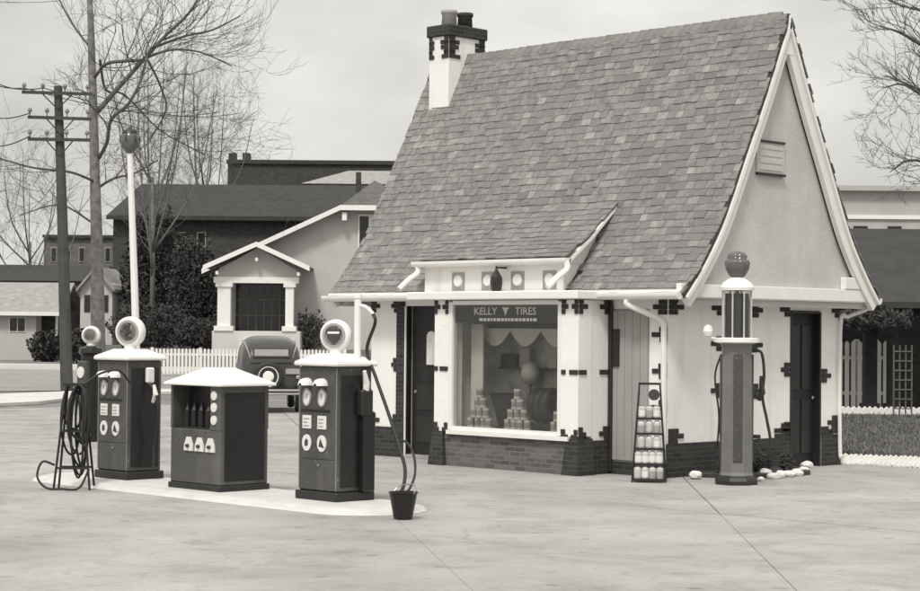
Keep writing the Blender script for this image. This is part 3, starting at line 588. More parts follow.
# hose mast and hose
ms = MB().tube([(PW/2-.1, .12, PH+.1), (PW/2-.1, .12, 2.28)], .04, 10).obj('hose_mast', M['white'], p1); MB().lathe([(.05, 0), (.05, .04), (.0, .06)], 10, (PW/2-.1, .12, 2.28)).obj('mast_cap', M['white'], ms)
MB().tube(sm([(PW/2-.1, .12, 2.2), (PW/2+.02, .14, 2.18), (PW/2+.12, .16, 2.1)]), .02, 7).obj('mast_arm', M['white'], ms)
part('nozzle_boot', M['dark'], p1, (PW/2, PW/2+.1, .02, .2, .95, 1.25), b=.02); part('hose_box', M['pumpside'], p1, (PW/2+.0, PW/2+.09, PD/2-.2, PD/2-.02, .1, 1.0), b=.015)
PO = Vector((NPX[0], NPX[1], IZ))
def HP(px, py, d): return at(px, py, d)-PO
hose([(PW/2+.11, .16, 2.11), (PW/2+.15, .16, 2.0), HP(367, 350, 21.6), HP(376, 378, 21.4), HP(388, 412, 21.1), HP(399, 446, 20.8), HP(405, 468, 20.6), HP(404, 484, 20.4), HP(401, 492, 20.3)], p1, .02)
hose([HP(398, 440, 20.9), HP(407, 443, 20.9), HP(414, 456, 20.8), HP(415, 474, 20.7), HP(410, 488, 20.5), HP(404, 494, 20.4)], p1, .014)
MB().tube([(PW/2+.05, .11, 1.1), (PW/2+.07, .11, 1.32), (PW/2+.1, .05, 1.46)], [.03, .04, .02], 8).obj('nozzle', M['white'], p1)
hose([(-PW/2-.02, .1, 1.1), (-PW/2-.12, .0, .9), (-PW/2-.2, -.02, .5), (-PW/2-.24, 0, .06)], p1, .014)
lc = (-3.57-PW/2, -6.36+PD/2)
p2 = make_pump('dark enamel fuel pump beside the tangle of hoses, mottled round globe', (lc[0], lc[1], IZ), 'clock-faced fuel pumps', .2)
g2 = [c for c in p2.children if c.name.startswith('globe') and 'collar' not in c.name][0]
for i in range(14):
    a_ = random.uniform(0, 6.28); r_ = random.uniform(.0, .1); x, z = r_*math.cos(a_), r_*math.sin(a_); q = random.uniform(.012, .03)
    MB().prism([(x-q, z-q*.6), (x+q*.7, z-q), (x+q, z+q*.5), (x-q*.4, z+q)], 'y', -.083-.0005*i, -.0766).obj('globe_emblem', M['emblem'], g2)
hose([(PW/2+.02, .0, 1.25), (PW/2+.16, .05, 1.1), (PW/2+.22, .05, .8), (PW/2+.14, .05, .45), (PW/2+.2, 0, .1)], p2); part('nozzle_boot', M['dial'], p2, (PW/2+.012, PW/2+.08, -.02, .1, 1.22, 1.42), b=.02)
MB().tube([(PW/2+.1, .05, .98), (PW/2+.16, .05, 1.08), (PW/2+.12, .05, 1.2)], [.02, .035, .02], 8).obj('nozzle', M['dial'], p2)
# the smaller third pump seen behind
b3 = gz(90, 441)
p3 = thing('fuel_pump', 'slim dark pump with small round globe half hidden behind another pump', 'fuel pump', (b3.x, b3.y, 0)); MB().lathe([(.26, 0), (.26, .1), (.17, .14), (.17, 1.5), (.22, 1.54), (.2, 1.62), (.1, 1.66)], 12).obj('body', M['pumpside'], p3)
thing_globe(p3, (0, 0, 1.66), .165, rad(40)); part('dial_box', M['pump'], p3, (-.14, .14, -.2, -.1, 1.0, 1.4), b=.02); MB().lathe([(.1, 0), (.1, -.02), (0, -.021)], 16, (0, -.2, 1.2), 'y').obj('dial', M['dial'], p3)
# hose stand left of the far pump
hb = gz(74, 489)
hs = thing('hose_stand', 'tangle of dark hoses hung on an open frame stand', 'hose stand', (hb.x, hb.y, 0), rad(45))
for sx in (-.22, .22):
    for sy in (-.15, .15): MB().tube([(sx, sy, 0), (sx*.45, sy*.3, 1.28)], .016, 6).obj('leg', M['dark'], hs)
part('top_bar', M['dark'], hs, (-.14, .14, -.05, .05, 1.26, 1.3))
for z, s in ((.25, .9), (.7, .7)): part('rail', M['dark'], hs, (-.22*s, .22*s, -.15*s, -.15*s+.025, z, z+.025), (-.22*s, .22*s, .15*s-.025, .15*s, z, z+.025))
for i in range(9):
    x0 = random.uniform(-.13, .13); y0 = random.uniform(-.12, .12); dz = random.uniform(.45, 1.15); wd = random.uniform(.08, .17)
    pts = [(x0*.4, y0*.4, 1.29)]+[(x0*.6+wd*.8*math.sin(t)*1.0, y0+.05*math.cos(t*2), 1.28-dz/2+dz/2*math.cos(t)) for t in (.5, 1.1, 1.8, 2.5, 3.14, 3.8, 4.5, 5.2, 5.8)]+[(x0*.3, y0*.3, 1.29)]
    hose(pts, hs, .014, 'coiled_hose')
hose([(-.22, -.1, .3), (-.36, -.15, .34), (-.42, -.15, .16), (-.3, -.2, .03), (-.1, -.25, .02), (.1, -.2, .03), (.2, -.1, .25)], hs, .014, 'coiled_hose')
hose([(.1, .0, 1.28), (.3, .08, 1.42), (.5, .2, 1.45), (.62, .3, 1.3)], hs, .014, 'coiled_hose')
# oil cabinet between the pumps
BW, BD, BH = .98, .72, 1.24
cb = thing('oil_cabinet', 'dark oil dispensing cabinet with white hipped top between two pumps', 'cabinet', (-1.52-BW/2+.1, -6.55+BD/2, IZ)); hw, hd = BW/2, BD/2
part('plinth', M['dark'], cb, (-hw-.02, hw+.02, -hd-.02, hd+.02, 0, .07), b=.01)
part('lower_body', M['cab'], cb, (-hw, hw, -hd, hd, .07, .72), b=.012); part('upper_body', M['cab'], cb, (hw-.04, hw, -hd, hd, .72, BH), (-hw, -hw+.04, -hd, hd, .72, BH), (-hw+.04, hw-.04, hd-.04, hd, .72, BH), (hw-.2, hw-.04, -hd, -hd+.04, .72, BH))
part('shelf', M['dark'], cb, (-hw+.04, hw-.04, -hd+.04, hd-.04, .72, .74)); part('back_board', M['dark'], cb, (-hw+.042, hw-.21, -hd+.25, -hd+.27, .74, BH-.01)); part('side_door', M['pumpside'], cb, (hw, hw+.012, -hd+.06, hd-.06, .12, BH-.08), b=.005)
cp = MB(); cp.bbox(-hw-.07, hw+.07, -hd-.07, hd+.07, BH, BH+.03, .01); frustum(-hw-.065, hw+.065, -hd-.065, hd+.065, BH+.03, BH+.21, .42, .3, cp); cp.obj('hipped_top', M['white'], cb)
for i, z in enumerate((1.13, .99, .84)): MB().lathe([(.055, 0), (.055, -.015), (0, -.018)], 16, (hw-.12, -hd, z), 'y').obj('dial', M['dial'], cb)
for x in (-.11, .10, .31):
    e = MB().prism([(x-.085, .46), (x+.085, .46), (x+.08, .53), (x+.035, .625), (x-.035, .625), (x-.08, .53)], 'y', -hd-.02, -hd).obj('handle_plate', M['dial'], cb)
    MB().lathe([(.022, 0), (.022, -.03), (0, -.034)], 10, (x, -hd-.02, .52), 'y').obj('knob', M['emblem'], e)
for i in range(4): MB().lathe([(.05, 0), (.05, .2), (.02, .26), (.02, .3)], 10, (-.33+i*.14, -hd+.14, .74)).obj('pump_spout', M['pumpside'], cb)
# bucket
bp = gz(403, 519)
bk = thing('bucket', 'dark tapered metal bucket at the rounded island end', 'bucket', (bp.x, bp.y, 0.0)); MB().lathe([(.0, 0), (.09, 0), (.1, .01), (.15, .27), (.158, .275), (.158, .285), (.142, .285), (.095, .02), (0, .02)], 20).obj('pail', M['pumpside'], bk, False)
MB().tube(sm([(-.155, 0, .27), (-.13, .06, .33), (0, .1, .36), (.13, .06, .33), (.155, 0, .27)]), .006, 5).obj('handle', M['steel'], bk)

# ------------------------------------------------------------------ tall visible-register pump by the gable wall
vb = gz(736, 484)
vp = thing('tall_glass_pump', 'tall cylindrical pump with barred glass top and dark crown globe', 'fuel pump', (vb.x, vb.y, 0), rad(20))
MB().lathe([(.29, 0), (.29, .05), (.27, .09), (.24, .12)], 8).obj('base', M['dark'], vp)
bd_ = MB().lathe([(.235, .12), (.22, .16), (.205, 1.8), (.225, 1.84)], 8).obj('column', M['vpump'], vp)
for a_ in range(4):
    q = MB().bbox(-.06, .06, -.012, .004, .3, 1.7, .004).obj('column_panel', M['pump'], bd_); q.location = (.205*math.sin(rad(a_*90+22.5)), -.205*math.cos(rad(a_*90+22.5)), 0); q.rotation_euler = (0, 0, rad(a_*90+22.5))
MB().lathe([(.2, 1.84), (.3, 1.86), (.3, 1.91), (.27, 1.92)], 20).obj('platform', M['white'], vp)
cy = MB().lathe([(.17, 1.92), (.17, 2.54)], 24).obj('glass_cylinder', M['cyl'], vp, False); MB().lathe([(.155, 1.93), (.155, 2.5)], 20).obj('fuel', M['vlight'], cy); MB().tube([(0, 0, 1.92), (0, 0, 2.54)], .03, 8).obj('gauge', M['dial'], cy)
for i in range(8): MB().tube([(.195*math.cos(i*math.pi/4), .195*math.sin(i*math.pi/4), 1.92), (.195*math.cos(i*math.pi/4), .195*math.sin(i*math.pi/4), 2.55)], .012, 6).obj('bar', M['cartin'], vp)
MB().lathe([(.22, 2.54), (.225, 2.58), (.19, 2.64), (.12, 2.69), (.09, 2.71)], 20).obj('cap', M['white'], vp)
MB().lathe([(.07, 2.71), (.1, 2.73), (.15, 2.82), (.165, 2.9), (.15, 2.94), (.12, 2.945), (.13, 2.99), (.09, 3.04), (.0, 3.06)], 32, flute=.07, nf=8).obj('crown_globe', M['crown'], vp, True)
MB().lathe([(.0, 0), (.05, .02), (.07, .08), (.05, .15), (.0, .17)], 12, (-.36, -.1, 1.92)).obj('side_lamp', M['milk'], vp); MB().tube([(-.36, -.1, 1.93), (-.2, -.05, 1.88)], .015, 6).obj('lamp_arm', M['white'], vp)
hose([(.2, .08, 1.75), (.3, .12, 1.72), (.33, .14, 1.45), (.31, .14, 1.15), (.37, .14, .85), (.42, .14, .55), (.36, .12, .38), (.26, .1, .45)], vp, .02)
MB().tube([(.27, .1, 1.1), (.31, .13, 1.2), (.29, .13, 1.42)], [.03, .045, .02], 8).obj('nozzle', M['dark'], vp)
hose([(-.2, -.05, 1.7), (-.28, -.05, 1.4), (-.22, -.06, .9), (-.24, -.06, .5)], vp, .013)
for z in (.6, 1.12): part('hose_bracket', M['dark'], vp, (.2, .3, .06, .1, z, z+.05))

# ------------------------------------------------------------------ oil rack and bottles
rb = gz(648, 482)
rk = thing('oil_rack', 'upright metal rack of oil bottles standing at the building corner', 'rack', (rb.x-.05, rb.y+.08, 0), rad(38))
for sx in (-.22, .22): MB().tube([(sx, -.16, 0), (sx*.62, .06, 1.3)], .012, 6).obj('upright', M['dark'], rk); MB().tube([(sx, .30, 0), (sx*.62, .08, 1.3)], .012, 6).obj('upright', M['dark'], rk)
part('top_rail', M['dark'], rk, (-.15, .15, .05, .09, 1.28, 1.31)); MB().lathe([(.075, 0), (.075, -.015), (0, -.018)], 18, (.06, .02, 1.15), 'y').obj('round_sign', M['emblem'], rk)
for sx in (-1, 1):
    k = MB(); k.add([(sx*(.212-.065*z)+d, y, z) for d in (-.004, .004) for y, z in ((-.13, .03), (.27, .03), (.08, 1.2), (.06, 1.2))], [(0, 1, 2, 3), (7, 6, 5, 4), (0, 1, 5, 4), (1, 2, 6, 5), (2, 3, 7, 6), (3, 0, 4, 7)]); k.obj('side_panel', M['dark'], rk)
rows = 5
for r_ in range(rows):
    z = .02+r_*.2; yy = -.14+.165*z; hwid = .206-.062*z
    part('shelf', M['dark'], rk, (-hwid, hwid, yy-.06, yy+.06, z, z+.015), (-hwid, hwid, yy-.068, yy-.062, z, z+.03))
    part('rear_shelf', M['dark'], rk, (-hwid, hwid, .27-.165*z-.03, .27-.165*z+.03, z, z+.015))
    nb = 4 if r_ < 2 else 3
    for i in range(nb):
        x = (i-(nb-1)/2)*min(.103, (2*hwid-.02)/nb); pos = Matrix.LocRotScale(Vector(rk.location), Euler((0, 0, rad(38))), None) @ Vector((x, yy+random.uniform(-.008, .008), z+.016)); sn = ('bottom', 'second lowest', 'middle', 'second highest', 'top')[r_]
        b_ = thing('oil_bottle', 'pale squat oil bottle on the %s shelf of the corner rack' % sn, 'bottle', pos, random.uniform(0, 6), 'oil bottles on the %s rack shelf' % sn)
        MB().lathe([(.0, 0), (.045, 0), (.05, .006), (.05, .14), (.046, .152), (.03, .163)], 12).obj('body', M['bottle'], b_, True); MB().lathe([(.032, .162), (.032, .176), (0, .177)], 8).obj('spout_cap', M['steel'], b_); MB().lathe([(.0506, .03), (.0506, .11)], 12).obj('paper_band', M[random.choice(('bottle', 'panel', 'dial'))], b_)

# flower bed and white stones along the gable wall
soil = MB().prism([tuple(p) for p in [(.04, .35), (.75, .55), (.98, 1.15), (.95, 2.0), (.5, 2.6), (.04, 2.7)]], 'z', .0, .05).obj('flower_bed', M['soil']); struct(soil)
def rockmesh(sc=1., squash=.7):
    bm = bmesh.new(); bmesh.ops.create_icosphere(bm, subdivisions=2, radius=.5)
    for v in bm.verts: v.co *= random.uniform(.82, 1.12); v.co.z *= squash
    for f in bm.faces: f.smooth = False
    me = bpy.data.meshes.new('stone'); bm.to_mesh(me); bm.free(); me.materials.append(M['stone']); return me
RM = [rockmesh() for _ in range(5)]
def stone(p, s, label, group, squash=1.):
    o = link('border_stone', random.choice(RM)); o.location = (p[0], p[1], s*.24+(p[2] if len(p) > 2 else 0)); o.scale = (s*random.uniform(.85, 1.2), s*random.uniform(.8, 1.1), s*squash*random.uniform(.8, 1.1)); o.rotation_euler = (0, 0, random.uniform(0, 6)); tag(o, label, 'stone', group)
for px, py, s in ((765, 476, .2), (773, 479, .18), (781, 478, .2), (789, 477, .19), (797, 476, .2), (804, 473, .19), (807, 468, .2), (800, 464.5, .19), (792, 464, .16), (761, 481, .12)):
    stone(gz(px, py), s*.9, 'white painted stone edging the flower bed along the gable wall', 'white stones round the flower bed')
stone(gz(696, 479), .22, 'lone white painted stone between oil rack and tall pump', None)
o = [x for x in COL.objects if x.get('label', '').startswith('lone white')][0]
if 'group' in o.keys(): del o['group']
EB = MB().bbox(-.055, .055, -.045, .045, -.11, .11, .008).mesh('edging_brick', M['stone'])
def edging(p, tilt, sc, label, group):
    o = link('edging_brick', EB); o.location = (p[0], p[1], .03*sc+.01); o.scale = (sc, sc, sc); o.rotation_euler = (0, tilt+random.uniform(-.1, .1), FR+random.uniform(-.12, .12)); tag(o, label, 'brick', group)
for i in range(19): edging(gz(838.5+i*5.0, 463.2+i*.2), rad(45), 1.0, 'white painted brick set on edge in the sawtooth border beside the forecourt', 'white edging bricks along the front of the lawn')
for i in range(15): p = at(841+i*5.4, 330, 46.0); edging(p, rad(45), 1.55, 'white painted brick in the far sawtooth border by the dark posts', 'white edging bricks along the back of the lawn')
def leafclump(n, rx, ry, rz_, size, m, name, parent, c=(0, 0, 0), shell_=.35):
    k = MB()
    for _ in range(n):
        while True:
            d = Vector((random.uniform(-1, 1), random.uniform(-1, 1), random.uniform(-1, 1)))
            if shell_ < d.length < 1: break
        d *= 1+.16*math.sin(d.x*7+d.z*5)+.1*math.sin(d.y*11)
        p = Vector((c[0]+d.x*rx, c[1]+d.y*ry, c[2]+d.z*rz_)); a = Vector((random.gauss(0, 1), random.gauss(0, 1), random.gauss(0, 1))).normalized(); b = a.orthogonal().normalized(); s = size*random.uniform(.6, 1.4)
        k.add([p-a*s, p+b*s*.45, p+a*s, p-b*s*.45], [(0, 1, 2, 3)])
    return k.obj(name, m, parent)
for i, (x, y, s) in enumerate(((.4, .75, .13), (.55, 1.3, .12), (.3, 1.75, .14), (.6, 1.9, .1), (.35, 2.3, .12))):
    t = thing('bedding_plant', 'low dark leafy plant in the bed beside the gable wall', 'plant', (x, y, .05), 0, 'plants in the flower bed'); leafclump(160, s, s, s*.9, .03, M['leaf'], 'foliage', t, (0, 0, s*.8)); MB().tube([(0, 0, -.02), (0, 0, s)], .008, 5).obj('stem', M['bark2'], t)

# ------------------------------------------------------------------ lamp post and utility pole
lb = gz(138, 440)
lt = at(130, 140, (lb-CAM).dot(_fh))
lm = thing('lamp_post', 'slim white lamp post topped by a dark round lamp', 'lamp post', (lb.x, lb.y, 0)); H = lt.z; ln = Vector((lt.x-lb.x, lt.y-lb.y, 0))
MB().lathe([(.14, 0), (.14, .25), (.09, .35), (.07, .4)], 12).obj('base', M['white'], lm); MB().tube([(0, 0, .38), (ln.x*.5, ln.y*.5, H*.55), (ln.x, ln.y, H-.22)], [.07, .065, .05], 10).obj('post', M['white'], lm)
lh = MB().lathe([(.05, -.24), (.09, -.2), (.15, -.12), (.17, 0), (.15, .1), (.1, .15)], 14, (ln.x, ln.y, H)).obj('lamp_globe', M['crown'], lm, True)
MB().lathe([(.15, .1), (.13, .16), (.05, .2), (.02, .24)], 12, (ln.x, ln.y, H)).obj('lamp_cap', M['dark'], lm)
for i in range(6): a_ = i*math.pi/3; MB().tube([(ln.x+.06*math.cos(a_), ln.y+.06*math.sin(a_), H-.22), (ln.x+.185*math.cos(a_), ln.y+.185*math.sin(a_), H), (ln.x+.12*math.cos(a_), ln.y+.12*math.sin(a_), H+.15)], .008, 4).obj('lamp_rib', M['dark'], lh)
ub = gz(67, 391); uv = (ub-CAM).dot(_fh)
def U(px, py, dv=0.): return at(px, py, uv+dv)-Vector((ub.x, ub.y, 0))
up_ = thing('utility_pole', 'dark wooden utility pole with three crossarms', 'utility pole', (ub.x, ub.y, 0))
MB().tube([(0, 0, -.1), U(63, 240), U(58, 86)], [.2, .17, .13], 10).obj('pole', M['wood'], up_)
for (xa, ya, xb, yb) in ((22, 92, 91, 94), (28, 117, 91, 119), (28, 139, 90, 140)):
    A, B = U(xa, ya, -.2), U(xb, yb, -.2); arm = MB().tube([A, B], .07, 4).obj('crossarm', M['wood'], up_)
    for f in (.03, .3, .62, .95): q = A.lerp(B, f); MB().lathe([(.02, 0), (.02, .1), (.06, .12), (.07, .17), (.04, .24), (.0, .25)], 8, q+Vector((0, 0, .05))).obj('insulator', M['galv'], arm)
    MB().tube([A.lerp(B, .28), U((xa+xb)/2+1, ya+17, -.15)], .02, 4).obj('brace', M['wood'], up_); MB().tube([A.lerp(B, .74), U((xa+xb)/2+1, ya+17, -.15)], .02, 4).obj('brace', M['wood'], up_)
for (xa, ya, xe, ye, dv) in ((24, 88, -60, 30, -12), (44, 88, -60, 38, -12), (30, 113, -60, 80, -12), (24, 88, 210, 108, 42), (44, 88, 220, 112, 42), (76, 89, 240, 113, 42), (30, 136, -60, 118, -12)):
    A, B = at(xa, ya, uv-.2), at(xe, ye, uv+dv); pts = [A.lerp(B, i/12)-Vector((0, 0, .5*math.sin(math.pi*i/12))) for i in range(13)]; an = 'top' if ya < 100 else 'middle' if ya < 120 else 'bottom'; wy = 'over the dark house roofs' if xe > 0 else 'away down the street'; tag(MB().tube(pts, .019, 4).obj('overhead_wire', M['wire']), 'thin wire running from the %s crossarm %s' % (an, wy), 'wire', 'wires from the %s crossarm %s' % (an, wy))

# ------------------------------------------------------------------ bare trees
def twigs(k, p, d, L, r, depth, spread=.5, up=.12, n=5, kids=(2, 3)):
    pts = [p]; q = p.copy(); dd = d.copy(); seg = 3 if depth > 0 else 2
    for i in range(seg):
        dd = (dd+Vector((random.gauss(0, .16), random.gauss(0, .16), random.gauss(0, .12)+up*.35))).normalized(); q = q+dd*(L/seg); pts.append(q.copy())
    k.tube(pts, [r*(1-.45*i/seg) for i in range(seg+1)], n if r > .03 else 3, False)
    if depth == 0: return
    for j in range(random.randint(*kids)):
        f = random.uniform(.45, 1.0) if j else 1.0; i = min(seg-1, int(f*seg)); base_ = pts[i].lerp(pts[i+1], f*seg-i if f < 1 else 1.0)
        nd_ = (dd+Vector((random.gauss(0, spread), random.gauss(0, spread), random.gauss(0, spread*.8)+up))).normalized(); twigs(k, base_, nd_, L*random.uniform(.6, .82), max(.006, r*random.uniform(.5, .65)), depth-1, spread, up, n, kids)
def limb_tree(label, base_, trunk_pts, limbs, v, mtr, mtw, tw=14, depth=3, tl=1.2, rmin=.006, group=None, spread=.5):
    t = thing('bare_tree', label, 'tree', base_, 0, group); O = Vector(base_)
    k = MB(); k.smooth = True; k.tube([p-O for p, r in trunk_pts], [r for p, r in trunk_pts], 10); k.obj('trunk', mtr, t)
    c = MB(); c.smooth = True
    for L in limbs:
        P = sm([p-O for p, r in L], 4); rs = [L[0][1]+(L[-1][1]-L[0][1])*i/(len(P)-1) for i in range(len(P))]; c.tube(P, rs, 6)
        for j in range(int(tw*len(L)/3)):
            i = random.randint(len(P)//5, len(P)-2); d = (P[i+1]-P[i]).normalized(); nd_ = (d*.7+Vector((random.gauss(0, .6), random.gauss(0, .6), random.gauss(.15, .5)))).normalized(); twigs(c, P[i], nd_, tl*random.uniform(.6, 1.3), max(.012, rs[i]*.4), depth, spread)
    c.obj('crown', mtw, t); return t
tv = 62.
def T(px, py, dv=0.): return at(px, py, tv+dv)
tb = T(99, 330); tb = Vector((tb.x, tb.y, -.05))
trunk = [(tb, .3), (T(98, 340), .24), (T(97, 250), .2), (T(95, 180), .17), (T(93, 100), .14), (T(91, 30), .11), (T(88, -40), .07)]
limbs = [[(T(97, 112), .09), (T(118, 88, .6), .08), (T(145, 58, 1.0), .075), (T(165, 36, 1.4), .06), (T(188, 14, 1.6), .05), (T(205, -14, 2), .03)],
  [(T(94, 78), .06), (T(106, 64, -.6), .06), (T(125, 61, -.8), .055), (T(142, 60, -.6), .05)],
  [(T(99, 158), .07), (T(107, 142, -.5), .065), (T(111, 120, -.8), .06), (T(128, 104, -.8), .055), (T(140, 82, -.6), .05), (T(147, 56, 0), .045)],
  [(T(145, 58, 1.), .05), (T(170, 50, 1.5), .045), (T(200, 52, 2), .035), (T(232, 66, 2.5), .02)], [(T(152, 48, 1.), .05), (T(185, 36, 0), .045), (T(212, 30, -1), .04), (T(240, 16, -1.5), .02)],
  [(T(96, 182), .05), (T(70, 172, -1), .045), (T(35, 168, -1.5), .04), (T(5, 160, -2), .03), (T(-30, 150, -2), .02)], [(T(97, 188), .05), (T(115, 178, 1), .045), (T(135, 173, 1.4), .04), (T(158, 160, 2), .02)],
  [(T(148, 60, 1.), .04), (T(160, 85, 1.5), .035), (T(166, 110, 2), .03), (T(150, 140, 2), .02)], [(T(100, 60), .05), (T(106, 90, 1.5), .045), (T(125, 95, 2), .035), (T(160, 130, 2.5), .025), (T(205, 155, 3), .015)],
  [(T(96, 225), .04), (T(60, 205, 1), .03), (T(20, 215, 2), .015)], [(T(92, 50), .04), (T(70, 20, 1), .03), (T(50, -20, 1), .02)]]
limb_tree('big leaning bare tree with pale straight trunk beside the utility pole', tb, trunk, limbs, tv, M['bark'], M['twig'], 7, 3, 1.6)
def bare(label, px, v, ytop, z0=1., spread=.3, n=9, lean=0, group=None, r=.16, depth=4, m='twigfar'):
    b_ = at(px, 330, v); b_.z = z0; top = at(px+lean, ytop, v); H = top.z-z0
    tr = [(b_, r), (b_+Vector((0, 0, H*.3)), r*.8), (b_.lerp(top, .55), r*.6)]
    lm_ = []
    for i in range(n):
        st_ = b_.lerp(top, random.uniform(.18, .55)); a_ = random.uniform(0, 6.28); R_ = H*spread*random.uniform(.4, 1)
        e = Vector((b_.x+R_*math.cos(a_), b_.y+R_*math.sin(a_), z0+H*random.uniform(.75, 1))); mid = st_.lerp(e, .5)+Vector((R_*.2*math.cos(a_), R_*.2*math.sin(a_), -.03*H)); lm_.append([(st_, r*.4), (mid, r*.25), (e, .02)])
    return limb_tree(label, b_, tr, lm_, v, M[m], M[m], 11, depth-1, H*.1, group=group, spread=.4)
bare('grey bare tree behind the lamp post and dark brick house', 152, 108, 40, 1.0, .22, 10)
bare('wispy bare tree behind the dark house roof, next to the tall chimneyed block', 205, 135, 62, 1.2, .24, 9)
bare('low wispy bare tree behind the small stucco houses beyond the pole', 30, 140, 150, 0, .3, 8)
rt = at(985, 330, 52); rt.z = -.05
def Q(px, py, dv=0): return at(px, py, 52+dv)
limb_tree('bare tree reaching its twigs over the dark roofed porch', rt, [(rt, .3), (Q(983, 200), .24), (Q(975, 60), .18), (Q(965, -60), .12)],
  [[(Q(978, 110), .09), (Q(940, 60, -1), .06), (Q(905, 35, -1.5), .035), (Q(880, 26, -1.5), .015)], [(Q(980, 150), .08), (Q(940, 110, 1), .05), (Q(905, 85, 1.5), .03), (Q(884, 88, 1.5), .012)], [(Q(982, 200), .07), (Q(945, 170, 0), .04), (Q(910, 160, 0), .02), (Q(890, 172, 0), .012)],
   [(Q(975, 80), .07), (Q(940, 20, 1), .05), (Q(900, 5, 2), .03), (Q(872, -8, 2), .012)], [(Q(980, 130), .06), (Q(930, 95, -1), .04), (Q(885, 75, -2), .015)]], 52, M['bark'], M['twig'], 12, 3, .75)

# ------------------------------------------------------------------ houses behind
# the stucco bungalow with the gabled porch
F = Fr(257, 95); bg_ = thing('bungalow', 'pale stucco bungalow with white gabled porch and clipped gable', 'house', F.loc, FR); k_ = F.k
zf, zb, zp = F.z(257, 331), F.z(257, 283), F.z(257, 243)
xl, xr = F.x(205), F.x(309); xc = F.x(257)
fm = MB().box(F.x(212), F.x(300), .0, 2.6, .5, zf).obj('porch_floor', M['walk'], bg_)
for i in range(5): part('step', M['walk'], bg_, (F.x(240), F.x(275), -1.6+.3*i, .0, .3+.25*i*.9, .3+.25*(i+1)*.9))
for px0, px1 in ((217, 230), (285, 293)):
    cl = part('column', M['trim'], bg_, (F.x(px0), F.x(px1), .05, .6, zf+.12, zb-.05)); part('column_base', M['trim'], cl, (F.x(px0)-.15, F.x(px1)+.15, -.08, .7, zf, zf+.25)); part('column_cap', M['trim'], cl, (F.x(px0)-.1, F.x(px1)+.1, -.03, .65, zb-.2, zb))
part('porch_beam', M['trim'], bg_, (F.x(213), F.x(298), .02, .5, zb, zb+.3))
MB().prism([(F.x(216), zb+.3), (F.x(297), zb+.3), (F.x(297), zb+.62), (F.x(257), zp-.22), (F.x(216), zb+.62)], 'y', .1, .25).obj('porch_gable', M['bungalow'], bg_)
ze = F.z(205, 266)
def slope(name, xa, za, xb, zb_, y0, y1, th, m, parent): return MB().prism([(xa, za), (xb, zb_), (xb, zb_-th), (xa, za-th)], 'y', y0, y1).obj(name, m, parent)
rfp = slope('porch_roof', xl, ze, xc, zp, -.6, 2.6, .12, M['houseroof'], bg_); slope('porch_roof', xc, zp, xr, ze, -.6, 2.6, .12, M['houseroof'], bg_)
slope('barge_board', xl-.05, ze+.02, xc, zp+.04, -.72, -.6, .25, M['trim'], bg_); slope('barge_board', xc, zp+.04, xr+.05, ze+.02, -.72, -.6, .25, M['trim'], bg_)
for fx in (.12, .5, .9): part('rafter_end', M['trim'], bg_, (xl+(xr-xl)*fx-.06, xl+(xr-xl)*fx+.06, -.55, .1, zb+.28+.9*(1-abs(fx*2-1))-.1, zb+.45+.9*(1-abs(fx*2-1))-.1))
part('porch_screen', M['winglass'], bg_, (F.x(231), F.x(285), 1.9, 1.95, zf, zb)); 
for px in range(236, 285, 8): part('screen_bar', M['houseroof'], bg_, (F.x(px)-.03, F.x(px)+.03, 1.84, 1.9, zf, zb))
for pz in (.33, .66): part('screen_rail', M['houseroof'], bg_, (F.x(231), F.x(285), 1.8, 1.838, zf+(zb-zf)*pz-.03, zf+(zb-zf)*pz+.03))
G2 = Fr(257, 97.4); z1 = G2.z(335, 206); s_ = .47; x1, x2 = G2.x(335), G2.x(398); xe = x1-(z1-5.0)/s_; xf = x2+(z1-5.0)/s_
MB().prism([(xe+.8, .4), (xf-.8, .4), (xf-.8, 5.2), (x2, z1-.2), (x1, z1-.2), (xe+.8, 5.2)], 'y', 2.6, 11).obj('wall', M['bungalow'], bg_)
k = MB(); zr_ = z1+1.5; xm = (x1+x2)/2
k.add([(xe, 1.9, 5.0), (x1, 1.9, z1), (x2, 1.9, z1), (xf, 1.9, 5.0), (xm, 4.4, zr_), (xe, 12, 5.0), (xf, 12, 5.0), (xm, 12, zr_)], [(0, 1, 4, 7, 5), (1, 2, 4), (2, 3, 6, 7, 4)]); k.obj('roof', M['houseroof'], bg_)
slope('barge_board', xe, 5.02, x1, z1+.02, 1.75, 1.88, .26, M['trim'], bg_); slope('barge_board', x2, z1+.02, xf, 5.02, 1.75, 1.88, .26, M['trim'], bg_); part('barge_board', M['trim'], bg_, (x1, x2, 1.75, 1.88, z1-.24, z1+.02))
for xx in (x1+.2,): part('bracket', M['trim'], bg_, (xx-.12, xx+.12, 1.9, 2.6, z1-.75, z1-.35))
wd_ = part('window', M['trim'], bg_, (G2.x(352), G2.x(378), 2.5, 2.6, G2.z(360, 248), G2.z(360, 214)))
for a_, b_ in ((353.5, 362.5), (366.5, 376.5)): part('pane', M['winglass'], wd_, (G2.x(a_), G2.x(b_), 2.47, 2.5, G2.z(360, 246), G2.z(360, 216)))
part('chimney', M['hbrick'], bg_, (G2.x(345), G2.x(350), 6.5, 7.2, zr_-1, G2.z(347, 165)))
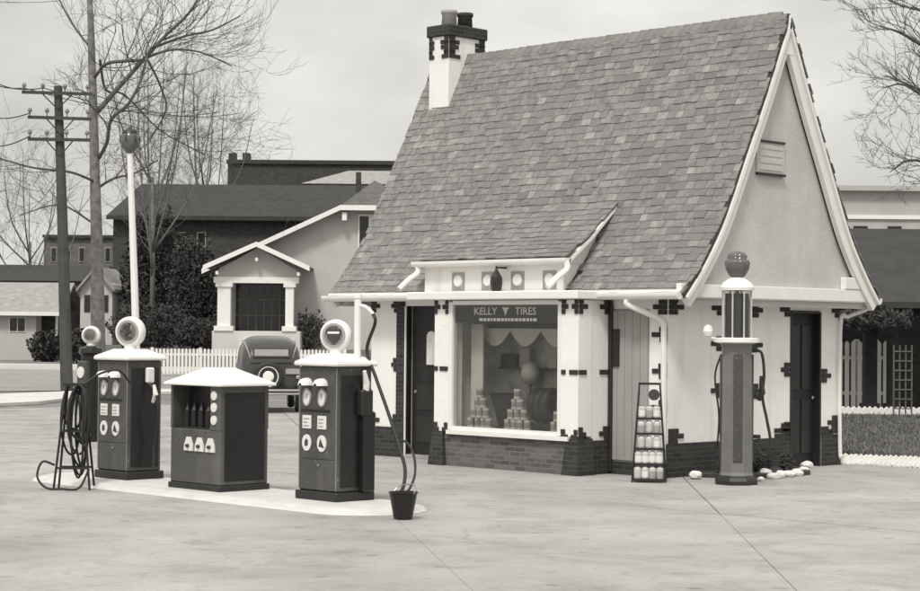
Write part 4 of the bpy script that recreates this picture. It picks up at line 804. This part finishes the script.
# dark brick house
F = Fr(230, 122); bh_ = thing('brick_house', 'big dark brick house with long dark roof behind the bungalow', 'house', F.loc, FR)
zr_, ze = F.z(230, 183), F.z(110, 216); xa, xb, xw0, xw1 = F.x(128), F.x(420), F.x(107), F.x(432)
part('wall', M['hbrick'], bh_, (F.x(112), F.x(428), 0, 9, .8, ze))
k = MB(); k.add([(xw0, -.7, ze), (xw1, -.7, ze), (xw1, 9.7, ze), (xw0, 9.7, ze), (xa, 4.5, zr_+.25), (xb, 4.5, zr_+.25)], [(0, 1, 5, 4), (1, 2, 5), (2, 3, 4, 5), (3, 0, 4), (3, 2, 1, 0)]); k.obj('roof', M['dkroof'], bh_)
part('eave_board', M['dkroof'], bh_, (xw0, xw1, -.76, -.7, ze-.25, ze+.02))
for px in (128, 150, 176, 196):
    for ya, yb in ((232, 260), (285, 312)):
        wn_ = part('window', M['panel'], bh_, (F.x(px), F.x(px+9), -.06, 0, F.z(px, yb), F.z(px, ya))); part('pane', M['winglass'], wn_, (F.x(px+1), F.x(px+8), -.09, -.06, F.z(px, yb-1), F.z(px, (ya+yb)/2+.6))); part('pane', M['winglass'], wn_, (F.x(px+1), F.x(px+8), -.09, -.06, F.z(px, (ya+yb)/2-.6), F.z(px, ya+1)))
        part('sill', M['panel'], wn_, (F.x(px-.5), F.x(px+9.5), -.16, -.06, F.z(px, yb+1.4), F.z(px, yb)))
# taller block behind it
F = Fr(300, 150); tb_ = thing('tall_block', 'tall dark building with stub chimneys rising behind the brick house', 'building', F.loc, FR)
part('wall', M['hbrick'], tb_, (F.x(226), F.x(450), 0, 12, .8, F.z(300, 162))); part('parapet', M['dkroof'], tb_, (F.x(225), F.x(451), -.2, .3, F.z(300, 164), F.z(300, 160)))
for px in (226, 240): part('chimney', M['hbrick'], tb_, (F.x(px), F.x(px+7), .4, 1.6, F.z(px, 165), F.z(px, 152))); 
F2 = Fr(350, 138); pr_ = thing('hipped_annex', 'pale hipped roof annex peeking over the dark roof', 'building', F2.loc, FR)
part('wall', M['flatbldg'], pr_, (F2.x(310), F2.x(440), 0, 6, .8, F2.z(350, 183))); k = MB(); k.add([(F2.x(300), -.4, F2.z(350, 184)), (F2.x(450), -.4, F2.z(350, 184)), (F2.x(450), 6, F2.z(350, 184)), (F2.x(300), 6, F2.z(350, 184)), (F2.x(345), 3, F2.z(350, 167)), (F2.x(440), 3, F2.z(350, 167))], [(0, 1, 5, 4), (1, 2, 5), (2, 3, 4, 5), (3, 0, 4)]); k.obj('roof', M['greyroof'], pr_)
# small houses on the far left
F = Fr(20, 116); h1 = thing('small_house', 'low pale house with broad light grey roof across the street', 'house', F.loc, FR)
zr_, ze = F.z(20, 281), F.z(20, 312); part('wall', M['bungalow'], h1, (F.x(-60), F.x(36), 0, 7, -.05, ze)); part('wall_recess', M['hbrick'], h1, (F.x(36), F.x(58), 1.5, 7, -.05, ze)); part('post', M['trim'], h1, (F.x(55), F.x(57), .1, .35, 0, ze))
MB().prism([(-.6, ze), (3.6, zr_), (7.8, ze), (7.8, ze-.15), (3.6, zr_-.2), (-.6, ze-.15)], 'x', F.x(-66), F.x(62)).obj('roof', M['greyroof'], h1); part('eave_board', M['trim'], h1, (F.x(-66), F.x(62), -.66, -.6, ze-.22, ze+.02))
wn_ = part('window', M['trim'], h1, (F.x(9), F.x(26), -.05, 0, F.z(15, 332), F.z(15, 317))); part('pane', M['winglass'], wn_, (F.x(10), F.x(17), -.08, -.05, F.z(15, 331), F.z(15, 318))); part('pane', M['winglass'], wn_, (F.x(18), F.x(25), -.08, -.05, F.z(15, 331), F.z(15, 318)))
F = Fr(40, 134); h2 = thing('dark_roofed_shed', 'long low building with dark roof behind the pale house', 'building', F.loc, FR)
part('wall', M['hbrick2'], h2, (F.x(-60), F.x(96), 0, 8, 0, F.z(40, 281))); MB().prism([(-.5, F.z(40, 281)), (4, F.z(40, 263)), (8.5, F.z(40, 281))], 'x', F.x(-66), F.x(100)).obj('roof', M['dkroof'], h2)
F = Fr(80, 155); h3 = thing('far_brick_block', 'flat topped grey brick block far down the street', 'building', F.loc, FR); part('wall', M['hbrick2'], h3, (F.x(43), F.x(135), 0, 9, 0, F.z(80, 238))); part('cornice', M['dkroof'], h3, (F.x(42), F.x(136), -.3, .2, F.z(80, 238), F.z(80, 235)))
for px in (50, 64, 78, 104): q_ = part('window', M['panel'], h3, (F.x(px), F.x(px+6), -.06, 0, F.z(px, 262), F.z(px, 247))); part('pane', M['winglass'], q_, (F.x(px+.7), F.x(px+5.3), -.09, -.06, F.z(px, 261), F.z(px, 248)))
F = Fr(95, 110); h4 = thing('white_cottage', 'little white gabled house between tree trunk and dark brick house', 'house', F.loc, FR)
MB().prism([(F.x(80), .0), (F.x(112), 0), (F.x(112), F.z(95, 285)), (F.x(96), F.z(95, 268)), (F.x(80), F.z(95, 285))], 'y', 0, 6).obj('wall', M['bungalow'], h4)
slope('roof', F.x(77), F.z(95, 289), F.x(96), F.z(95, 266), -.4, 6.4, .18, M['greyroof'], h4); slope('roof', F.x(96), F.z(95, 266), F.x(115), F.z(95, 289), -.4, 6.4, .18, M['greyroof'], h4); wn_ = part('window', M['winglass'], h4, (F.x(102), F.x(108), -.05, 0, F.z(95, 312), F.z(95, 295)))
part('window', M['winglass'], h4, (F.x(84), F.x(90), -.05, 0, F.z(95, 312), F.z(95, 295)))
# right-hand side: dark porch and pale block behind
F = Fr(870, 48); dp = thing('dark_porch_house', 'dark roofed house with open porch behind the lawn', 'house', F.loc, FR)
zr_, ze = F.z(870, 222), F.z(870, 303)
MB().prism([(-2.2, ze), (3.0, zr_), (8, ze), (8, ze-.15), (3.0, zr_-.2), (-2.2, ze-.15)], 'x', F.x(780), F.x(1010)).obj('roof', M['dkroof'], dp); part('wall', M['hbrick'], dp, (F.x(790), F.x(1000), 2.6, 7.4, 0, ze)); part('porch_beam', M['bark2'], dp, (F.x(785), F.x(1005), -1.9, -1.6, ze-.45, ze-.16))
for a_, b_ in ((849, 861), (872, 881), (930, 941)): p_ = part('post', M['bark2'], dp, (F.x(a_), F.x(b_), -1.9, -1.62, .0, ze-.45)); part('post_base', M['bark2'], p_, (F.x(a_)-.06, F.x(b_)+.06, -1.96, -1.56, 0, .3))
F = Fr(870, 95); fb = thing('pale_flat_block', 'pale flat roofed building above the dark porch roof', 'building', F.loc, FR); part('wall', M['flatbldg'], fb, (F.x(770), F.x(1040), 0, 12, 0, F.z(870, 191))); part('cornice', M['flatbldg'], fb, (F.x(768), F.x(1042), -.4, .3, F.z(870, 191), F.z(870, 186))); part('string_course', M['trim'], fb, (F.x(770), F.x(1040), -.12, 0, F.z(870, 219), F.z(870, 215)))
for px in range(785, 1030, 34): part('window', M['winglass'], fb, (F.x(px), F.x(px+14), -.05, 0, F.z(870, 250), F.z(870, 226)))
# picket fences
def picket(px0, px1, v, n, ytop, ybot, label, wfrac=.6):
    F = Fr(px0, v); t = thing('picket_fence', label, 'fence', F.loc, FR); W = F.x(px1); zt, zb_ = F.z(px0, ytop), max(.05, F.z(px0, ybot)); wd = W/n*wfrac
    k = MB(); k.prism([(0, zb_), (wd, zb_), (wd, zt-wd*.6), (wd/2, zt), (0, zt-wd*.6)], 'y', -.02, .0); me = k.mesh('picket', M['fence'])
    for i in range(n): o = link('picket', me, t); o.location = (W*i/n, random.uniform(-.005, .005), random.uniform(-.01, .01))
    for f in (.2, .72): part('rail', M['fence'], t, (0, W, .006, .05, zb_+(zt-zb_)*f, zb_+(zt-zb_)*f+.09))
    for i in range(0, n+1, max(3, n//4)): part('post', M['fence'], t, (W*i/n-.06, W*i/n+.06, .052, .15, 0, zt+.03))
    return t
picket(152, 345, 80, 52, 348, 374, 'white picket fence in front of the bungalow lawn')
picket(800, 896, 49.3, 15, 340, 410, 'tall white picket fence behind the dark porch posts', .68)
gk = MB()
for _ in range(7000):
    v_ = random.uniform(29.9, 45.3); u_ = random.uniform(835, 985); p = at(u_, 330, v_)
    if p.x < .35 and p.y < D_+.5: continue
    a_ = random.uniform(0, 6.28); h_ = random.uniform(.03, .1); w_ = random.uniform(.006, .014)*(v_/30); dx, dy = math.cos(a_)*w_, math.sin(a_)*w_
    gk.add([(p.x-dx, p.y-dy, .045), (p.x+dx, p.y+dy, .045), (p.x+random.gauss(0, .03), p.y+random.gauss(0, .03), .05+h_)], [(0, 1, 2)])
go = stuff(gk.obj('grass', M['lawn'])); tag(go, 'short rough winter grass between the two white brick borders', 'grass')
# garden trellis
F = Fr(894, 44); tr_ = thing('trellis', 'grey trellis frame beside the dark porch post', 'trellis', F.loc, FR); W = F.x(912)
for i in range(4): part('upright', M['houseroof'], tr_, (W*i/3-.015, W*i/3+.015, 0, .03, 0, F.z(894, 345)))
for i in range(7): part('slat', M['houseroof'], tr_, (0, W, -.02, -.001, .25+i*.22, .28+i*.22))
# shrubs
def shrub(label, px, v, z0, rx, rz_, n, size, m='leaf', ry=None, group=None):
    b_ = at(px, 330, v); t = thing('shrub', label, 'shrub', (b_.x, b_.y, z0), 0, group); leafclump(n, rx, ry or rx*.8, rz_, size, M[m], 'foliage', t, (0, 0, rz_*.92), .2)
    for i in range(4): MB().tube([(0, 0, -.1), (random.gauss(0, rx*.2), random.gauss(0, rx*.2), rz_*.5), (random.gauss(0, rx*.4), random.gauss(0, rx*.3), rz_*1.3)], [.06, .04, .015], 5).obj('stem', M['bark2'], t)
    return t
shrub('tall dark evergreen against the brick house near the lamp post', 152, 112, 1.0, 2.0, 4.1, 11000, .12)
shrub('broad dark evergreen between brick house and porch column', 192, 106, 1.0, 1.6, 3.2, 8000, .11)
shrub('low dark hedge clump under the porch column', 200, 97, .9, 1.7, .85, 3500, .09); shrub('dark hedge clump at the brick house foot beside the fence', 150, 99, .9, 2.4, 1.2, 5000, .09)
shrub('sparse grey shrub against the bungalow stucco wall', 310, 96.6, .95, .9, 1.0, 900, .09, 'leaf2'); shrub('dark foliage mass hanging above the porch posts', 868, 45.6, 2.12, 1.1, .26, 1800, .06)
shrub('dark bush by the small pale house across the street', 47, 112, 0, 1.2, .9, 1400, .14); shrub('dark bush at the foot of the white cottage', 84, 106, 0, 1.1, 1.0, 1200, .13)

# ------------------------------------------------------------------ parked sedan, seen from behind
cbp = gz(271, 413)
car = thing('sedan', 'dark rounded vintage sedan with rear spare wheel parked behind the pumps', 'car', (cbp.x, cbp.y, 0), FR+rad(9))
sec = [(.0, .48, .36, .55, 1.05), (.04, .66, .54, .5, 1.3), (.12, .72, .61, .46, 1.52), (.3, .75, .65, .45, 1.68), (.6, .77, .67, .45, 1.77), (1.4, .78, .68, .45, 1.82), (2.0, .77, .67, .45, 1.78), (2.25, .76, .64, .45, 1.68), (2.5, .7, .56, .45, 1.2), (2.65, .6, .5, .45, 1.13), (3.3, .46, .42, .48, 1.08), (3.7, .36, .32, .5, 1.02), (3.78, .28, .24, .55, .92)]
k = MB(); n = 28; vs = []
for y, wb, wt, z0, z1_ in sec:
    for i in range(n):
        a_ = 2*math.pi*i/n; c_, s2 = math.cos(a_), math.sin(a_); e = .5; X = abs(c_)**e*(1 if c_ >= 0 else -1); Z = abs(s2)**e*(1 if s2 >= 0 else -1); f = (Z+1)/2; vs.append(((wb+(wt-wb)*f**1.5)*X, y, z0+(z1_-z0)*f))
m_ = len(sec); k.smooth = True; k.add(vs, [(i*n+j, i*n+(j+1) % n, (i+1)*n+(j+1) % n, (i+1)*n+j) for i in range(m_-1) for j in range(n)]+[tuple(range(n))[::-1], tuple(range((m_-1)*n, m_*n))]); body = k.obj('body', M['car'], car)
def plate(c, w_, h_, tilt, m, name, parent, th=.012):
    k = MB(); k.bbox(-w_/2, w_/2, -th, th, -h_/2, h_/2, .008); o = k.obj(name, m, parent); o.location = c; o.rotation_euler = (tilt, 0, 0); return o
rw = plate((0, .06, 1.42), .8, .17, rad(-20), M['greyroof'], 'rear_window', body); plate((0, .07, 1.42), .88, .25, rad(-20), M['dark'], 'window_rim', rw).matrix_parent_inverse = Matrix.Identity(4)
for ch_ in rw.children: ch_.location = (0, .008, 0); ch_.rotation_euler = (0, 0, 0)
for sx in (-1, 1):
    for y0, y1 in ((.75, 1.3), (1.4, 1.95)): q = MB().bbox(-.006, .006, y0, y1, 1.2, 1.5, .004).obj('side_window', M['winglass'], body); q.location = (sx*.70, 0, 0); q.rotation_euler = (0, rad(-sx*9), 0)
def wheel(c, axis, name, parent):
    k = MB(); k.lathe([(.24, -.07), (.3, -.085), (.35, -.06), (.36, 0), (.35, .06), (.3, .085), (.24, .07)], 26, (0, 0, 0), axis); o = k.obj(name, M['rubber'], parent, True); o.location = c
    MB().lathe([(.245, -.06), (.24, -.075), (.14, -.05), (.13, -.075), (.1, -.095), (0, -.1)], 22, (0, 0, 0), axis).obj('hub_cap', M['white'], o, False); MB().lathe([(.0, .1), (.1, .095), (.13, .07), (.24, .07), (.245, .06)], 22, (0, 0, 0), axis).obj('rim', M['panel'], o, False); return o
plate((.5, -.02, .98), .34, .13, 0, M['panel'], 'number_plate', car); plate((0, .012, 1.18), 1.0, .012, rad(-8), M['dark'], 'lid_seam', body)
for sx in (-1, 1): MB().tube(sm([(sx*.50, .06, 1.3), (sx*.58, .2, 1.55), (sx*.62, .7, 1.66), (sx*.63, 1.6, 1.7)]), .014, 5).obj('roof_moulding', M['chrome'], body)
for x in (-.68, .68):
    for y in (.55, 3.15): wheel((x, y, .36), 'x', 'wheel', car)
wheel((-.08, -.1, .86), 'y', 'spare_wheel', car)
for sx in (-1, 1):
    for yc, ex in ((.55, .25), (3.15, .2)):
        k = MB(); pts = [(sx*.70, yc+.5*math.cos(t), .36+.46*math.sin(t)) for t in [rad(-12+i*204/12) for i in range(13)]]; k.smooth = True; k.tube(pts, [.06+.12*math.sin(math.pi*i/12) for i in range(13)], 8); k.obj('fender', M['car'], car)
    part('running_board', M['dark'], car, (sx*.78-.14, sx*.78+.14, 1.0, 2.7, .34, .38)); tl_ = MB().lathe([(.0, -.06), (.045, -.05), (.05, 0), (.03, .05)], 12, (sx*.62, .02, .85), 'y').obj('tail_lamp', M['chrome'], car)
    q = MB().lathe([(.06, -.09), (.1, 0), (.11, .12), (0, .14)], 14, (sx*.5, 3.45, .9), 'y').obj('headlight', M['chrome'], car)
for z in (.46, .54): MB().tube(sm([(-.82, .05, z), (-.6, -.24, z), (0, -.3, z), (.6, -.24, z), (.82, .05, z)]), .03, 7).obj('bumper', M['chrome'], car, True)
for sx in (-.4, .4): part('bumper_iron', M['dark'], car, (sx-.02, sx+.02, -.26, .2, .47, .52))
